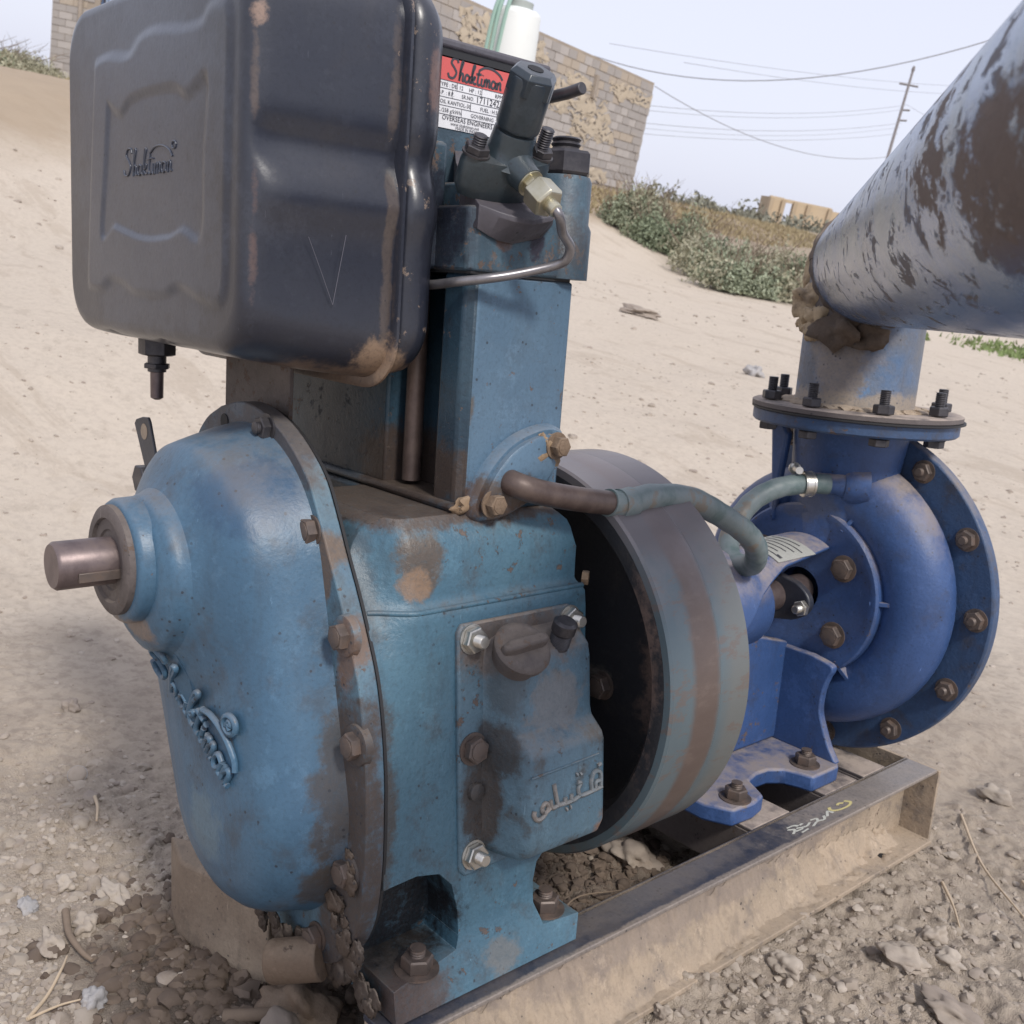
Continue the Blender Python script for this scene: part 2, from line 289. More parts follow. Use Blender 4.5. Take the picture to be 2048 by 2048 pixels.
M['hose'] = NT('hose_rubber'); m = M['hose']; n1 = m.noise(14, 7, .7); n2 = m.noise(50, 5)
c = m.mix(m.ramp(n1, .36, .56), (.09, .135, .135), (.16, .195, .20)); ox = m.sep(m.co)
c = m.mix(m.math('MULTIPLY', m.ramp(m.math('ADD', n1, m.math('MULTIPLY', m.ramp(ox[0], .09, .15), .04)), .60, .66), .7), c, (.19, .145, .105))
M['hose'] = m.done(c, .5, 0, m.bump(n2, .2, .001))
M['hosegrey'] = paint('hose_grey', (.12, .17, .20), (.09, .13, .16), .5, dust=.3, grime=.3, chip=0, bumpy=.15)
M['frame'] = paint('frame_paint', (.026, .032, .052), (.038, .044, .064), .36, dust=.12, grime=.25, chip=.12, chipcol=(.30, .28, .26), blobs=[
    B((.21, .85, -.333), (.07, .42, .02), (.25, .22, .20), .8, 9), B((.247, .3, -.334), (.010, .9, .02), (.26, .22, .19), .8, 14), B((.20, .1, -.333), (.03, .3, .02), (.12, .11, .11), .5, 20)], bumpy=.3)
M['framedirt'] = paint('frame_dirt', (.42, .33, .245), (.33, .265, .20), .85, dust=.3, grime=.7, chip=.0, gscale=20, grimecol=(.17, .145, .13), bumpy=1.6, blobs=[B((.2, .25, -.40), (.06, .5, .04), (.20, .165, .15), .6, 12)])
M['crossbar'] = paint('crossbar_paint', (.13, .11, .105), (.10, .085, .085), .6, dust=1.0, grime=.2, chip=.1, dustcol=(.40, .33, .28))
M['wood'] = paint('weathered_wood', (.34, .27, .20), (.24, .18, .13), .8, dust=.2, grime=.4, chip=.0, bumpy=.5)
def flat(name, c, rough=.5, metal=0, nz=0.0, bscale=60):
    m = NT(name); n1 = m.noise(bscale, 5); cc = m.mix(n1, tuple(x * (1 - nz) for x in c), tuple(min(1, x * (1 + nz)) for x in c)); return m.done(cc, rough, metal, m.bump(n1, .15, .001))
M['white'] = flat('label_white', (.78, .78, .80), .35, 0, .04); M['red'] = flat('label_red', (.62, .11, .10), .35, 0, .1); M['ink'] = flat('label_ink', (.05, .05, .06), .4)
M['plate'] = flat('plate_aluminium', (.50, .50, .46), .4, .3, .1); M['paintmark'] = flat('paint_mark', (.50, .50, .45), .7, 0, .2); M['yellowmark'] = flat('yellow_mark', (.55, .48, .22), .7, 0, .2)
M['gasket'] = flat('gasket_black', (.02, .02, .022), .6)
M['scratch'] = flat('scratch_grey', (.11, .11, .135), .6)
M['hole'] = flat('dark_hollow', (.012, .012, .014), .7)
M['inj'] = paint('injector_black', (.022, .032, .045), (.03, .045, .055), .28, dust=.06, grime=.1, chip=.0, bumpy=.12, coat=.3)
M['pad'] = paint('pad_grey', (.10, .095, .11), (.075, .07, .085), .45, dust=.05, grime=.3, chip=.05, bumpy=.15)
# ------------------------------------------------------------ shared bolts and nuts (mesh data reused)
def hexring(r, h, a0=0): return [(r * math.cos(a0 + PI / 3 * i), r * math.sin(a0 + PI / 3 * i), h) for i in range(6)]
def hexprism(r, h0, h1, ch=.12):
    e = (h1 - h0) * ch; return loft([hexring(r * .93, h0), hexring(r, h0 + e), hexring(r, h1 - e), hexring(r * .9, h1)])
def thread(r, h0, h1, pitch=.0022, seg=16):
    prof = []; h = h0; k = 0
    while h < h1: prof.append((r if k % 2 else r * .86, h)); h += pitch / 2; k += 1
    prof.append((r * .8, h1)); return lathe(prof, (0, 0, 0), (0, 0, 1), seg)
def studmesh(name, mat, r=.0075, nut=.0135, nh=.011, up=.014, washer=.017, dome=False):
    b = MB()
    if washer: b.add(lathe([(washer, 0), (washer, .0022)], (0, 0, 0), (0, 0, 1), 24))
    b.add(hexprism(nut, .002, .002 + nh))
    if up: b.add(thread(r, nh, .002 + nh + up, r * .34))
    if dome: b.add(lathe([(nut * .72, nh), (nut * .7, nh + .003), (nut * .4, nh + .004)], (0, 0, 0), (0, 0, 1), 20))
    return make_mesh(name, b, mat, 30)
S_zinc = studmesh('stud_nut_zinc', M['zinc'], .0085, .0165, .011, .013, .019)
S_rust = studmesh('bolt_head_rusty', M['rustbolt'], .008, .0155, .012, 0, .018, True)
S_dark = studmesh('stud_nut_dark', M['darkbolt'], .0085, .0155, .012, .006, .019)
S_flange = studmesh('flange_stud', M['darkbolt'], .0095, .0185, .016, .026, 0)
S_vol = studmesh('casing_stud', M['rustbolt'], .0085, .018, .013, .008, .022)
S_big = studmesh('head_stud', M['darkbolt'], .0195, .037, .030, .017, 0)
S_foot = studmesh('foot_bolt', M['rustbolt'], .010, .020, .018, .010, .028)

# script lettering as pen strokes
L_ = {'S': [[(.85, 1.35), (.75, 1.6), (.4, 1.6), (.2, 1.25), (.5, .9), (.7, .55), (.45, .12), (.05, .12), (-.1, .42)]],
      'h': [[(0, 0), (.12, .8), (.33, 1.45), (.22, 1.5), (.08, .8), (.02, .02)], [(.03, .25), (.2, .6), (.36, .52), (.33, .1), (.5, .08)]],
      'a': [[(.42, .52), (.15, .6), (.0, .25), (.15, .02), (.38, .2), (.46, .55), (.42, .12), (.6, .08)]],
      'k': [[(0, 0), (.12, .8), (.33, 1.4), (.2, 1.42), (.06, .7), (.02, .02)], [(.04, .25), (.35, .6), (.3, .38), (.1, .3), (.3, .05), (.52, .08)]],
      't': [[(.2, 1.25), (.06, .3), (.15, .02), (.32, .1)], [(-.1, .85), (.42, .9)]],
      'i': [[(.06, .6), (.02, .12), (.15, .02), (.26, .1)], [(.12, .85), (.15, .9)]],
      'm': [[(.05, .6), (0, 0)], [(.02, .3), (.18, .6), (.28, .5), (.24, 0)], [(.26, .3), (.42, .6), (.54, .5), (.5, .08), (.66, .1)]],
      'n': [[(.05, .6), (0, 0)], [(.02, .3), (.2, .6), (.32, .5), (.3, .1), (.45, .1)]]}
def script_word(swoosh=True, ring=True):
    out = []; x = 0
    for ch, adv in zip('Shaktiman', (1.0, .55, .62, .58, .42, .3, .72, .62, .5)):
        for st in L_[ch]: out.append([(x + p[0], p[1]) for p in st])
        x += adv
    if swoosh: out.append([(2.95, 1.2), (3.5, 1.5), (4.3, 1.5), (5.0, 1.2), (5.3, .85)])
    if ring: out.append([(5.45 + .2 * math.cos(a), 1.45 + .2 * math.sin(a)) for a in np.linspace(0, 2 * PI, 10)])
    return out
ARAB = [[(5.3, .2), (5.25, 1.0), (4.75, 1.15), (4.5, .7), (4.55, .1)], [(5.3, .5), (4.9, .5), (4.9, .1)], [(5.4, .1), (4.0, .02), (3.55, .1), (3.4, .5), (3.6, .8), (3.3, .9)],
        [(3.5, .05), (2.9, -.05), (2.85, .35)], [(2.9, -.05), (2.4, -.05), (2.35, .3)], [(2.4, -.05), (1.8, 0)], [(1.75, 0), (1.6, .6), (1.45, 1.3)], [(1.75, 0), (1.3, -.02), (1.15, .45)],
        [(1.15, .0), (.75, -.15), (.5, .1), (.75, .4), (1.0, .1), (.6, -.35), (.15, -.4), (-.1, -.1), (-.05, .15)], [(3.25, 1.35), (3.35, 1.4)], [(3.55, 1.3), (3.65, 1.35)], [(2.7, -.4), (2.8, -.4)], [(2.4, -.45), (2.5, -.42)], [(5.0, 1.45), (5.3, 1.5)]]
def emboss(strokes, fn, r, seg=6, n=5):
    b = MB()
    for st in strokes:
        P = smooth_path([(p[0], p[1], 0) for p in st], n)
        b.add(tube([fn(p.x, p.y) for p in P], r, seg))
    return b
def ribbon(strokes, fn, w, n=5):
    b = MB()
    for st in strokes:
        P = smooth_path([(p[0], p[1], 0) for p in st], n); a = []; c = []
        for i, p in enumerate(P):
            t = (P[min(i + 1, len(P) - 1)] - P[max(i - 1, 0)]); t.normalize(); q = Vector((-t.y, t.x, 0)) * w / 2
            a.append(fn(*(p + q).xy)); c.append(fn(*(p - q).xy))
        m_ = len(a); b.add((a + c, [(i, i + 1, m_ + i + 1, m_ + i) for i in range(m_ - 1)]))
    return b
def textmesh(txt, size, fn, bold=0.0):
    cu = bpy.data.curves.new('t', 'FONT'); cu.body = txt; cu.size = size; cu.offset = bold; cu.resolution_u = 2
    o = bpy.data.objects.new('t', cu); col.objects.link(o); dg = bpy.context.evaluated_depsgraph_get(); dg.update()
    me = o.evaluated_get(dg).to_mesh(); V = [fn(v.co.x, v.co.y) for v in me.vertices]; F = [tuple(p.vertices) for p in me.polygons]
    o.evaluated_get(dg).to_mesh_clear(); bpy.data.objects.remove(o); bpy.data.curves.remove(cu); return V, F

# ============================================================ DIESEL ENGINE
eng = thing('diesel_engine', (0, -.2, -.335), 'worn blue single cylinder diesel engine with dark fuel tank, bolted on the steel frame', 'engine')
# crankcase: side outline in (y, z), given its width in x by height
out = [(-.358, -.333), (-.058, -.333), (-.058, -.292), (-.117, -.291), (-.119, -.24), (-.112, -.215), (-.092, -.198), (-.06, -.186), (-.032, -.165), (-.02, -.13),
       (-.02, .12), (-.022, .142), (-.03, .155), (-.028, .20), (-.038, .235), (-.06, .254), (-.315, .254), (-.332, .244), (-.357, .205), (-.357, -.176),
       (-.31, -.172), (-.275, -.180), (-.256, -.20), (-.248, -.235), (-.246, -.270), (-.25, -.288), (-.358, -.291)]
ZW = [(-.34, .225), (-.292, .225), (-.288, .198), (-.24, .193), (-.15, .182), (-.05, .170), (.05, .158), (.128, .1495), (.1405, .1485), (.1475, .1455), (.1525, .1375), (.158, .1340), (.165, .1335), (.2, .130), (.225, .124), (.243, .112), (.256, .098)]
FW = [(-.34, .225), (-.292, .225), (-.288, .19), (-.155, .182), (-.06, .180), (.04, .163), (.126, .130), (.17, .10), (.205, .079), (.257, .035)]
def interp(t, x):
    for (a, b), (c_, d) in zip(t, t[1:]):
        if x <= c_: return b + (d - b) * max(0, (x - a) / (c_ - a))
    return t[-1][1]
def dcrank(v):
    w = interp(ZW, v.z)
    if v.y < -.296:
        t = min(1, (-.296 - v.y) / .060); w = w + (interp(FW, v.z) - w) * (t * t * (3 - 2 * t))
    v.x = v.x * w; return v
cuts = [((0, 0, z), (0, 0, 1)) for z in (-.27, -.255, -.24, -.15, -.10, -.05, 0, .05, .09, .126, .134, .1405, .144, .1475, .1525, .155, .158, .165, .18, .2, .215, .225, .235, .243)] + [((0, y, 0), (0, 1, 0)) for y in (-.296, -.305, -.315, -.325, -.335, -.345)]
cc = part('crankcase', prism(out, -1, 1, 'x'), M['crank'], eng, 40, .009, 3, cuts=cuts, deform=dcrank)
part('casting_ledge', tube([tuple(dcrank(Vector((1, y, .1478))) - Vector((.0012, 0, 0))) for y in np.linspace(-.352, -.024, 40)], .0036, 10), M['crank'], cc, 60)
inner = MB().add(box(-.13, .13, -.352, -.13, -.30, -.15)).add(box(-.12, .12, -.357, -.06, -.18, .10))
part('crankcase_web', inner, M['crank'], eng, 0, .01)
part('crankcase_neck', box(-.285, -.05, -.226, -.06, .05, .2536), M['cyloil'], cc, 30, .006)
place('foot_bolt', S_foot, eng, (.196, -.31, -.291)); place('foot_bolt', S_foot, eng, (.192, -.092, -.291)); place('foot_bolt', S_foot, eng, (-.196, -.31, -.291)); place('foot_bolt', S_foot, eng, (-.196, -.09, -.291))
# gear cover
def hull2(c1, r1, c2, r2, n=96):
    pts = [(c1[0] + r1 * math.cos(a), c1[1] + r1 * math.sin(a)) for a in np.linspace(0, 2 * PI, 240, False)] + [(c2[0] + r2 * math.cos(a), c2[1] + r2 * math.sin(a)) for a in np.linspace(0, 2 * PI, 240, False)]
    pts = sorted(pts); cr = lambda o, a, b: (a[0] - o[0]) * (b[1] - o[1]) - (a[1] - o[1]) * (b[0] - o[0])
    def half(P):
        h = []
        for p in P:
            while len(h) > 1 and cr(h[-2], h[-1], p) <= 0: h.pop()
            h.append(p)
        return h
    H = half(pts)[:-1] + half(pts[::-1])[:-1]
    H.append(H[0]); d = [0]
    for a, b in zip(H, H[1:]): d.append(d[-1] + math.dist(a, b))
    o = []
    for k in range(n):
        t = d[-1] * k / n; i = max(j for j in range(len(d)) if d[j] <= t); i = min(i, len(H) - 2); u = (t - d[i]) / (d[i + 1] - d[i])
        o.append((H[i][0] + (H[i + 1][0] - H[i][0]) * u, H[i][1] + (H[i + 1][1] - H[i][1]) * u))
    return o
G1, G2 = (-.118, .150), (-.025, -.105)
def gring(dr1, dr2, y, n=96): return [(x, y, z) for x, z in hull2(G1, .186 + dr1, G2, .168 + dr2, n)]
def gdepth(e): return interp([(-1, -.384), (-.006, -.384), (-.001, -.396), (.0035, -.415), (.0085, -.432), (.018, -.449), (.032, -.463), (.051, -.473), (.078, -.479), (.11, -.482), (.2, -.483)], e)
def gdome(r): return interp([(0, -.512), (.085, -.512), (.101, -.507), (.110, -.501), (.122, -.494), (.137, -.486), (.152, -.476), (.165, -.464), (.176, -.449), (.185, -.432), (.20, -.40), (.22, -.34), (9, -.34)], r)
def gsurf(e, x, z):
    w_ = min(1, max(0, (e + .006) / .024)) ** .6; a_, b_ = -gdepth(e), .384 + (-gdome(math.hypot(x + .124, z - .158)) - .384) * w_; k = .022; h = max(k - abs(a_ - b_), 0) / k; return -(max(a_, b_) + h * h * k / 4 * min(1, max(0, e / .02)))
rings = []
for e in [-.006, -.001, .0012, .0035, .006, .0085, .013, .018, .025, .032, .041, .051] + list(np.linspace(.058, .163, 26)):
    H_ = hull2(G1, .186 - e, G2, max(.168 - e, .003), 132); rings.append([(x, gsurf(e, x, z), z) for x, z in H_])
bl = MB().add(loft(rings))
BX = (-.142, .178)   # shaft axis in x, z
gcov = part('gear_cover', bl, M['gear'], eng, 60)
bs = MB()
bs.add(lathe([(.112, .490), (.107, .502), (.101, .508), (.0985, .516), (.096, .522), (.091, .526), (.085, .5285), (.080, .533), (.03, .534)], (-.124, 0, .158), (0, -1, 0), 96))
bs.add(lathe([(.078, .52), (.077, .545), (.074, .550), (.070, .552)], (BX[0] + .008, 0, BX[1] - .004), (0, -1, 0), 64))
part('shaft_boss', bs, M['gear'], gcov, 60)
part('seal_ring', lathe([(.068, .545), (.067, .559), (.062, .562), (.052, .562), (.050, .558), (.038, .558), (.036, .556)], (BX[0] + .006, 0, BX[1] - .002), (0, -1, 0), 64), M['bracket'], gcov, 40)
# flange behind the cover
fl = [(-.20, .353), (-.14, .366), (-.08, .358), (-.026, .336), (.024, .300), (.052, .262), (.083, .210), (.108, .170), (.132, .126), (.152, .085), (.166, .04), (.176, -.01), (.182, -.06), (.185, -.155), (.172, -.23), (.13, -.29), (.07, -.315),
      (-.02, -.322), (-.12, -.30), (-.19, -.25), (-.225, -.17), (-.25, -.06), (-.275, .05), (-.30, .14), (-.305, .22), (-.28, .29), (-.245, .33)]
flp = [tuple(p) for p in [(q.x, q.y) for q in smooth_path([(a, b, 0) for a, b in fl + [fl[0]]], 4)][:-1]]
part('gear_cover_flange', prism(flp, -.3605, -.386, 'y'), M['flangeplate'], eng, 35, .002)
# raised inner lip that follows the cover on the flange
part('gasket', prism([(x * .985, z * .99) for x, z in flp], -.3545, -.3586, 'y'), M['gasket'], eng, 35)
for i, (x, z) in enumerate([(.045, .236), (.123, .129), (.157, .008), (.150, -.156), (.09, -.275)]):
    place('cover_bolt', S_rust, eng, (x, -.3862, z), (0, -1, 0), i * .4, 1.05)
    part('bolt_boss', lathe([(.026, .380), (.024, .389), (.021, .390)], (x, 0, z), (0, -1, 0), 24), M['flangeplate'], eng, 40) if i in (1, 2, 3) else None
place('cover_bolt', S_dark, eng, (-.070, -.3862, .342), (0, -1, 0), .2, .95)
part('bolt_hole', lathe([(.0105, .3865), (.0105, .3875)], (-.187, 0, .334), (0, -1, 0), 20), M['hole'], eng, 40)
# shaft
part('crank_shaft', MB().add(lathe([(.029, .545), (.029, .622), (.026, .626), (.0, .626)], (BX[0] + .006, 0, BX[1] - .002), (0, -1, 0), 48, True, False)), M['shaft'], eng, 40)
sx, sz = BX[0] + .006, BX[1] - .002
part('shaft_key', MB().add(box(sx + .021, sx + .0315, -.605, -.548, sz - .016, sz - .004)), M['rustbolt'], eng, 30, .001)
# cast lettering on the gear cover, running down to the right
a0 = Vector((-.142, 0, .022)); a1 = Vector((.030, 0, -.068)); du = (a1 - a0) / 5.1; dv = Vector((-du.z, 0, du.x)) * .95
def on_gear(u, v):
    p = a0 + du * u + dv * v; x, z = p.x, p.z
    # depth of the cover under this point
    def depth(x, z):
        best = -.384
        seg = Vector((G2[0] - G1[0], G2[1] - G1[1])); t = max(0, min(1, ((x - G1[0]) * seg.x + (z - G1[1]) * seg.y) / seg.length_squared))
        rr = .186 + (.168 - .186) * t; d = math.hypot(x - G1[0] - seg.x * t, z - G1[1] - seg.y * t); e = rr - d
        return interp([(-1, -.384), (0, -.396), (.003, -.415), (.0085, -.432), (.018, -.449), (.032, -.463), (.051, -.473), (.078, -.479), (.11, -.482), (.2, -.483)], e)
    seg = Vector((G2[0] - G1[0], G2[1] - G1[1])); t = max(0, min(1, ((x - G1[0]) * seg.x + (z - G1[1]) * seg.y) / seg.length_squared)); e_ = .186 - .018 * t - math.hypot(x - G1[0] - seg.x * t, z - G1[1] - seg.y * t)
    return (x, gsurf(e_, x, z) - .0040 - .0035 * max(0, min(1, (z + .03) / .045)), z)
part('cast_lettering', emboss(script_word(ring=False) + [[(4.35 + .3 * math.cos(a), 2.05 + .3 * math.sin(a)) for a in np.linspace(0, 2 * PI, 14)], [(4.25, 1.95), (4.3, 2.2), (4.45, 2.1), (4.3, 2.05), (4.45, 1.92)]], on_gear, .0042), M['gear'], gcov, 60)
# drain pipe stub below the cover, caked in mud
part('drain_pipe', MB().add(lathe([(.026, 0), (.0275, .004), (.0275, .07)], (.052, -.43, -.315), (.75, .62, .25), 28)), M['brownmud'], eng, 40, .002)
mudc = MB()
for p, r, s_ in [((.14, -.395, -.215), .028, 1), ((.155, -.393, -.15), .021, 2), ((.165, -.39, -.26), .030, 3), ((.11, -.385, -.29), .040, 4), ((.05, -.40, -.315), .033, 5), ((-.04, -.40, -.31), .022, 6), ((.178, -.375, -.31), .03, 7), ((.15, -.388, .0), .012, 8), ((.02, -.41, -.29), .02, 10)]:
    rd2 = random.Random(s_)
    for q in range(7): t_ = r * rd2.uniform(.15, .42); mudc.add(ico((p[0] + rd2.uniform(-.5, .5) * r, p[1] + rd2.uniform(.0, .35) * r, p[2] + rd2.uniform(-.7, .7) * r), t_, 3, (1.3, .5, 1.5), .30, s_ * 20 + q))
part('mud_crust', mudc, M['darkmud'], eng, 180)
# cylinder block: plan outline with a push rod recess in the front face
RX0, RX1 = -.062, .048
plan = [(.100, -.045), (-.34, -.045), (-.38, -.07), (-.38, -.19), (-.36, -.215), (RX0, -.215), (RX0 + .004, -.165), (RX1 - .004, -.165), (RX1, -.215), (.088, -.215), (.100, -.203)]
cyo = part('cylinder_block', prism(plan, .262, .5465, 'z'), [M['cyl'], M['cyloil']], eng, 30, .004)
for pg in cyo.data.polygons:
    if pg.normal.y < -.3 or (pg.center.y < -.16 and abs(pg.normal.x) > .5 and pg.center.x < .09): pg.material_index = 1
part('cylinder_foot', MB().add(prism([(.106, -.040), (-.27, -.040), (-.30, -.2), (-.29, -.223), (.095, -.223), (.106, -.214)], .2535, .266, 'z')), M['cyloil'], eng, 30, .006)
part('push_rod_tube', lathe([(.0125, .272), (.0125, .546)], (-.031, -.192, 0), (0, 0, 1), 28), M['brownpipe'], eng, 50)
# tank bracket strip
part('tank_bracket', MB().add(box(-.285, -.105, -.338, -.332, .26, .47)).add(box(-.285, -.105, -.338, -.28, .255, .262)), M['bracket'], eng, 30, .001)
# water inlet flange on the side
wf = MB(); C0 = Vector((.100, -.128, .302))
def oval(sc_, x, dy=0, dz=0, rot=.62):
    o = []
    for i in range(48):
        a = 2 * PI * i / 48; u, v = .066 * math.cos(a) * (1 - .12 * math.cos(2 * a) * -1), .036 * math.sin(a)
        u *= sc_; v *= sc_; y_, z_ = u * math.cos(rot) - v * math.sin(rot), u * math.sin(rot) + v * math.cos(rot); o.append((x, C0.y + dy + y_, C0.z + dz + z_))
    return o
wf.add(loft([oval(1.25, .094), oval(1.2, .112), oval(1.12, .117)])); wf.add(loft([oval(1.02, .112), oval(1.0, .1245), oval(.9, .127)]))
part('water_inlet_flange', wf, M['cyl'], eng, 40)
S_w = studmesh('water_flange_nut', M['brownmud'], .007, .0135, .013, 0, .018, True)
place('flange_nut', S_w, eng, (.127, -.078, .338), (1, 0, 0)); place('flange_nut', S_w, eng, (.124, -.178, .268), (1, 0, 0))
part('mud_crust', MB().add(ico((.120, -.086, .332), .021, 3, (.5, 1, 1.1), .3, 21)).add(ico((.10, -.2, .262), .016, 3, (.6, 1.4, .6), .3, 22)), M['mud'], eng, 60)
pp = smooth_path([(.10, -.150, .297), (.138, -.150, .292), (.150, -.115, .282), (.155, -.048, .2695), (.155, .028, .258), (.153, .052, .257)], 6)
part('inlet_pipe', tube(pp, .0165, 20), M['brownpipe'], eng, 60)
# head
hp = [(.105, -.05), (-.15, -.05), (-.165, -.07), (-.165, -.2), (-.15, -.222), (.095, -.222), (.105, -.212)]
part('cylinder_head', MB().add(prism(hp, .549, .625, 'z')).add(prism([(.096, -.058), (-.13, -.058), (-.13, -.20), (.05, -.20)], .62, .655, 'z')), M['head'], eng, 30, .004)
part('head_gasket', prism([(.1015, -.053), (-.16, -.053), (-.16, -.218), (.1015, -.218)], .5462, .5492, 'z'), M['gasket'], eng)
part('head_side', prism([(-.02, -.246), (.035, -.246), (.035, -.21), (-.02, -.21)], .549, .70, 'z'), M['head'], eng, 30, .006)
PO = [(-.035, -.15, .716), (.023, -.189, .680), (.062, -.205, .654), (.090, -.213, .637), (.108, -.217, .6255), (.125, -.199, .6185), (.136, -.184, .6145), (.142, -.161, .613), (.136, -.123, .622), (.106, -.095, .644), (.038, -.058, .689), (-.035, -.09, .72)]
part('injector_pad', loft([[(min(x, .1), max(y, -.219), .60) for x, y, z in PO], [(min(x, .108), y, z - .028 if x > .1 else z - .004) for x, y, z in PO], [(x, y, z - .006) for x, y, z in PO], PO]), M['pad'], eng, 45, .002, 2)
part('stud_pillar', lathe([(.041, .55), (.041, .612), (.037, .62), (.037, .672), (.034, .678), (0, .678)], (.074, -.053, 0), (0, 0, 1), 40, True, False), M['head'], eng, 50)
place('head_nut', S_big, eng, (.074, -.053, .677), (0, 0, 1), .25); place('head_nut', S_big, eng, (-.11, -.088, .655), (0, 0, 1), .1)
# rocker box with the rating label
part('rocker_cover', MB().add(prism([(-.006, -.275), (-.006, -.03), (-.15, -.03), (-.15, -.275)], .652, .806, 'z')), M['head'], eng, 30, .006)
part('rocker_lid', MB().add(prism([(.0, -.28), (.0, -.02), (-.156, -.02), (-.156, -.28)], .814, .826, 'z')), M['pad'], eng, 30, .004)
part('lid_gasket', prism([(-.003, -.278), (-.003, -.024), (-.15, -.024), (-.15, -.278)], .8055, .8145, 'z'), M['gasket'], eng)
LY0, LZ0, LH = -.258, .722, .082; LW_ = .185
lab = part('rating_label', box(-.0058, -.0048, LY0, LY0 + LW_, LZ0, LZ0 + LH), M['white'], eng, 0)
X1 = -.0042
fn = lambda u, v: (X1, LY0 + u, LZ0 + v)
part('label_band', box(-.0047, -.0043, LY0, LY0 + LW_, LZ0 + .056, LZ0 + LH), M['red'], lab, 0)
part('label_script', ribbon(script_word(ring=False), lambda u, v: (X1 + .0004, LY0 + .071 + u * .0163, LZ0 + .0585 + v * .0150), .19), M['ink'], lab, 0)
bt = MB()
for k, zz in enumerate((.056, .0465, .0365, .0265, .0165)): bt.add(([fn(.002, zz), fn(LW_ - .002, zz), fn(LW_ - .002, zz - .0006), fn(.002, zz - .0006)], [(0, 1, 2, 3)]))
for yy, za, zb in ((.085, .0465, .056), (.125, .0465, .056), (.078, .0365, .0465), (.108, .0265, .0365), (.094, .0165, .0265)): bt.add(([fn(yy, za), fn(yy + .0006, za), fn(yy + .0006, zb), fn(yy, zb)], [(0, 1, 2, 3)]))
def ltext(t, u, v, s_): bt.add(textmesh(t, s_, lambda a, b: (X1 + .0002, LY0 + u + .012 + a, LZ0 + v + b), .0))
ltext('TYPE : DE. 12', .044, .0485, .0068); ltext('HP : 12', .092, .0485, .0068); ltext('RPM 1500', .135, .0485, .0068)
ltext('B.P. : 8.P.', .044, .0388, .0068); ltext('SR.NO.', .081, .0388, .0066); ltext('1711242', .104, .0378, .0112)
ltext('LUBR OIL KANTIOL-30', .030, .0288, .0066); ltext('FUEL : H.S.D.', .112, .0288, .0066)
ltext('S.F.C./258 g/kWh.', .035, .0188, .0066); ltext('GOVERNING : CLASS', .097, .0188, .0066)
ltext('OVERSEAS ENGINEERS', .052, .0098, .0082); ltext('www.shaktiman.net', .066, .0048, .0058); ltext('MADE IN INDIA', .074, .0006, .0052)
part('label_print', bt, M['ink'], lab, 0)
# injector
A_ = Vector((.503, -.121, .856)).normalized(); F_ = Vector((.097, -.175, .667))
inj = part('injector', MB().add(lathe([(.037, .015), (.030, .024), (.027, .035), (.026, .05), (.0255, .052), (.019, .053)], F_, A_, 36)), M['inj'], eng, 40)
Yv = Vector((.0, 1, .0)); Yv = (Yv - A_ * Yv.dot(A_)).normalized(); Xv = Yv.cross(A_)
loz = lambda h, k=1.0: [F_ + A_ * h + (Yv * (.064 * math.copysign(abs(math.cos(t)) ** 1.15, math.cos(t))) + Xv * .030 * math.sin(t)) * k for t in np.linspace(0, 2 * PI, 48, False)]
part('injector_flange', loft([loz(-.026, .90), loz(-.018, .97), loz(-.012, 1.0), loz(.014, 1.0), loz(.021, .96), loz(.023, .6)]), M['inj'], inj, 50)
part('injector_cap', MB().add(lathe([(.021, .048), (.021, .054), (.0255, .056), (.0265, .060), (.0265, .112), (.0255, .116)], F_, A_, 40)).add(loft([[F_ + A_ * h + (Yv * math.cos(i * PI / 3 + .3) + Xv * math.sin(i * PI / 3 + .3)) * r for i in range(6)] for r, h in ((.0288, .098), (.0288, .118), (.0235, .124), (.013, .1245))])), M['inj'], inj, 35, .0008)
part('cap_socket', lathe([(.0095, .1246), (.0095, .1252)], F_, A_, 20), M['hole'], inj)
D_ = Vector((.80, .10, -.60)).normalized()
part('injector_arm', MB().add(lathe([(.024, -.005), (.022, .02), (.018, .036), (.0175, .048)], F_ + A_ * .018, D_, 32)), M['inj'], inj, 50)
part('leak_off_port', lathe([(.0085, .0), (.0085, .0012)], F_ + A_ * .036 + Vector((.018, .020, .0)), (.75, .55, .2), 20), M['hole'], inj)
P_ = F_ + A_ * .018
part('union_washer', lathe([(.0165, .046), (.0165, .050)], P_, D_, 28), M['brass'], inj)
hx = lambda r, h: [P_ + D_ * h + (frame(D_)[0] * math.cos(i * PI / 3) + frame(D_)[1] * math.sin(i * PI / 3)) * r for i in range(6)]
part('union_nut', MB().add(loft([hx(.0125, .048), hx(.0125, .058), hx(.0195, .060), hx(.0205, .063), hx(.0205, .086), hx(.018, .089)])), M['brass'], inj, 25, .0008)
e0 = P_ + D_ * .088; e1 = P_ + D_ * .105
part('injection_line', tube(smooth_path([tuple(e0 - D_ * .02), tuple(e1), (.182, -.150, .600), (.180, -.134, .585), (.172, -.131, .570), (.160, -.137, .563), (.146, -.158, .555), (.132, -.185, .547), (.118, -.210, .541), (.095, -.229, .536), (.065, -.2285, .5325), (.035, -.2265, .530), (-.03, -.226, .528)], 8), .0058, 14), M['tubesteel'], eng, 70)
part('line_ferrule', lathe([(.009, .084), (.0085, .101), (.0065, .103)], P_, D_, 20), M['brass'], inj, 40)
for s_ in (-1, 1):
    place('injector_stud', studmesh('injector_stud', M['darkbolt'], .0085, .0150, .009, .012 if s_ < 0 else .024, .017), inj, F_ + Yv * .047 * s_ + A_ * .022, A_, .3)
part('decompression_rod', tube([(-.03, -.03, .781), (.045, -.03, .786), (.072, -.03, .790)], .0078, 16), M['darkbolt'], eng, 60, .001)
